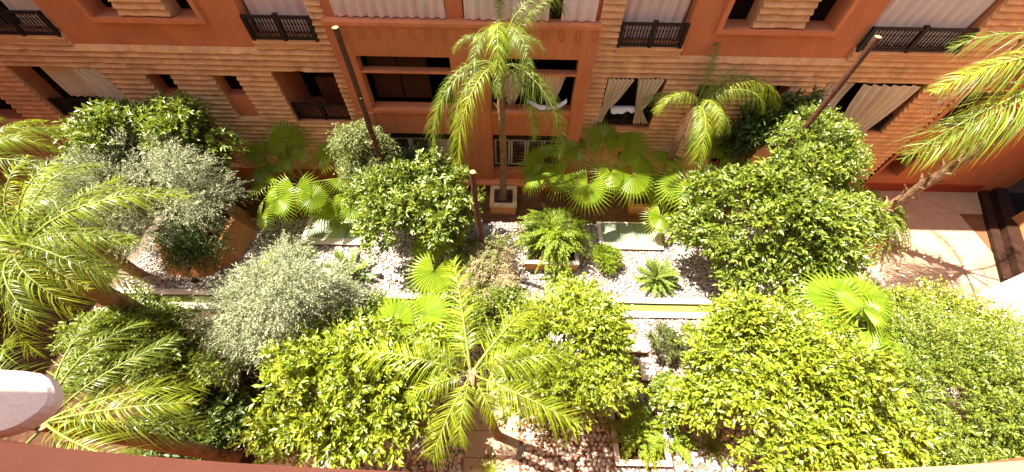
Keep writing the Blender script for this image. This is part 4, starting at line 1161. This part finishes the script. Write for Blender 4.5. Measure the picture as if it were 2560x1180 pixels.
# ---- cycads, spiky plants, papyrus ---------------------------------------------------------------
cyc_me = [frond_mesh('frond', .95, R(a), R(b), M['cycad'], 60+i, nleaf=34, ll=.15, droopl=.2, plum=.15, lw=.022) for i, (a, b) in enumerate([(75,30),(50,5),(28,-15),(8,-25)])]
def cycad(label, base, n, s, seed):
    t = thing('cycad', label, 'cycad', base, 'cycads on the gravel')
    g = random.Random(seed)
    b = MB(); b.tube([(0,0,0),(0,0,.12),(0,0,.22)], [.10,.13,.07], 8); b.build('trunk', M['bark'], t)
    for i in range(n):
        o = bpy.data.objects.new('frond', cyc_me[min(3, int(i/n*4))]); link(o, t)
        a = i*2.399963+g.uniform(-.1,.1)
        o.location = (math.cos(a)*.05, math.sin(a)*.05, .2-.12*i/n); o.rotation_euler = (g.uniform(-.1,.1), 0, a)
        k = s*g.uniform(.85,1.1); o.scale = (k, k*1.1, k)
cycad('cycad with a full rosette of stiff fronds right of centre on the white gravel', (5.3,6.85,0), 40, .88, 1)
cycad('cycad with upright fronds at the left, beside the black ball lamp', (-5.9,6.75,0), 26, 1.05, 2)
cycad('small cycad tucked against the front of the large square planter', (1.65,6.85,0), 22, .6, 3)
cycad('dark cycad at the lower left between the big leaved citrus and the shade', (-7.2,2.2,0), 24, 1.0, 4)
def blades(name, label, cat, base, n, l, w, m, seed, rise=(.2,1.3), droop=.8, group=None):
    t = thing(name, label, cat, base, group)
    g = random.Random(seed)
    for i in range(n):
        a = i*2.399; e = g.uniform(*rise); L1 = l*g.uniform(.7,1.1)
        V = []; K_ = 7
        for j in range(K_):
            u = j/(K_-1)*L1; x = math.cos(e)*u; z = math.sin(e)*u-droop*u*u*.5
            ww = w*(1-(j/(K_-1))**1.6)+.002
            for s_, dz in ((-.5, .25*ww), (0, 0), (.5, .25*ww)):
                V.append((math.cos(a)*x-math.sin(a)*ww*s_, math.sin(a)*x+math.cos(a)*ww*s_, max(.02, z+.05)+dz))
        b = MB(); b.add(V, [(j*3+k, (j+1)*3+k, (j+1)*3+k+1, j*3+k+1) for j in range(K_-1) for k in (0, 1)]); b.build('blade', m, t)
    return t
blades('spiky_plant', 'spiky plant with long sword leaves at the bottom edge right of the feathery shrub', 'plant', (5.75,1.45,0), 22, .8, .06, M['cycad'], 5, (.1,1.1), .5)
blades('strap_leaved_plant', 'broad strap leaved plant at the foot of the left cycad', 'plant', (-5.5,6.75,0), 7, .75, .17, M['deep'], 8, (.2,.6), .5)
def papyrus(label, base, n, h, seed):
    t = thing('papyrus', label, 'plant', base, 'papyrus clumps by the rill')
    g = random.Random(seed); nn = np.random.default_rng(seed)
    st = MB(); P = []; D = []
    for i in range(n):
        a = g.uniform(0,6.28); tip = Vector((math.cos(a)*g.uniform(.1,.5), math.sin(a)*g.uniform(.1,.5), h*g.uniform(.6,1)))
        st.tube([(math.cos(a)*.05, math.sin(a)*.05, 0), tip*.5, tip], .006, 4, cap=False)
        for k in range(46):
            b = g.uniform(0,6.28); P.append(tip); D.append((math.cos(b), math.sin(b), g.uniform(-.5,.5)))
    P = np.array([tuple(p) for p in P]); D = unit(np.array(D)); N = unit(nn.normal(size=P.shape)*.4+[0,0,1])
    me = leaves_mesh('tufts', P, D, N, nn.uniform(.16,.3,len(P)), nn.uniform(.008,.014,len(P)), M['vine'], curl=.4)
    o = bpy.data.objects.new('tufts', me); link(o, t); o['kind'] = 'stuff'
    s_ = st.build('stems', M['rachis'], t); s_['kind'] = 'stuff'
papyrus('airy papyrus clump with fine drooping tufts above the masonry blocks', (4.75,4.25,0), 22, 1.3, 1)
papyrus('smaller papyrus clump merging into the tall yellow green tree', (5.6,4.35,0), 14, 1.1, 2)
blades('grass_tuft', 'sparse grassy tuft sprouting on the rill edge in front of the right cycad', 'grass tuft', (6.6,5.75,.03), 16, .4, .012, M['vine'], 9, (.6,1.4), .6)
blades('leafy_reed', 'thin arching reed stems over the pale slabs at the bottom centre', 'reeds', (-.5,.85,.03), 34, 1.0, .012, M['frond_y'], 10, (.5,1.3), .9)

g = np.random.default_rng(77)
n = 2600
P = np.stack([g.uniform(-14, 13, n), g.uniform(.6, 11.3, n), np.full(n, .07)], 1)
P = P[(P[:, 1] < 5.3) | (P[:, 1] > 6.1)]; n = len(P)
me = leaves_mesh('fallen_leaves', P, unit(np.stack([g.normal(size=n), g.normal(size=n), g.normal(size=n)*.15], 1)), unit(g.normal(size=(n, 3))*.3+[0, 0, 1]), g.uniform(.06, .13, n), g.uniform(.025, .05, n), M['frond_dry'])
o = bpy.data.objects.new('fallen_leaves', me); link(o); tag(o, 'dry brown leaves scattered over the gravel and the shaded path', 'leaf litter', kind='stuff')
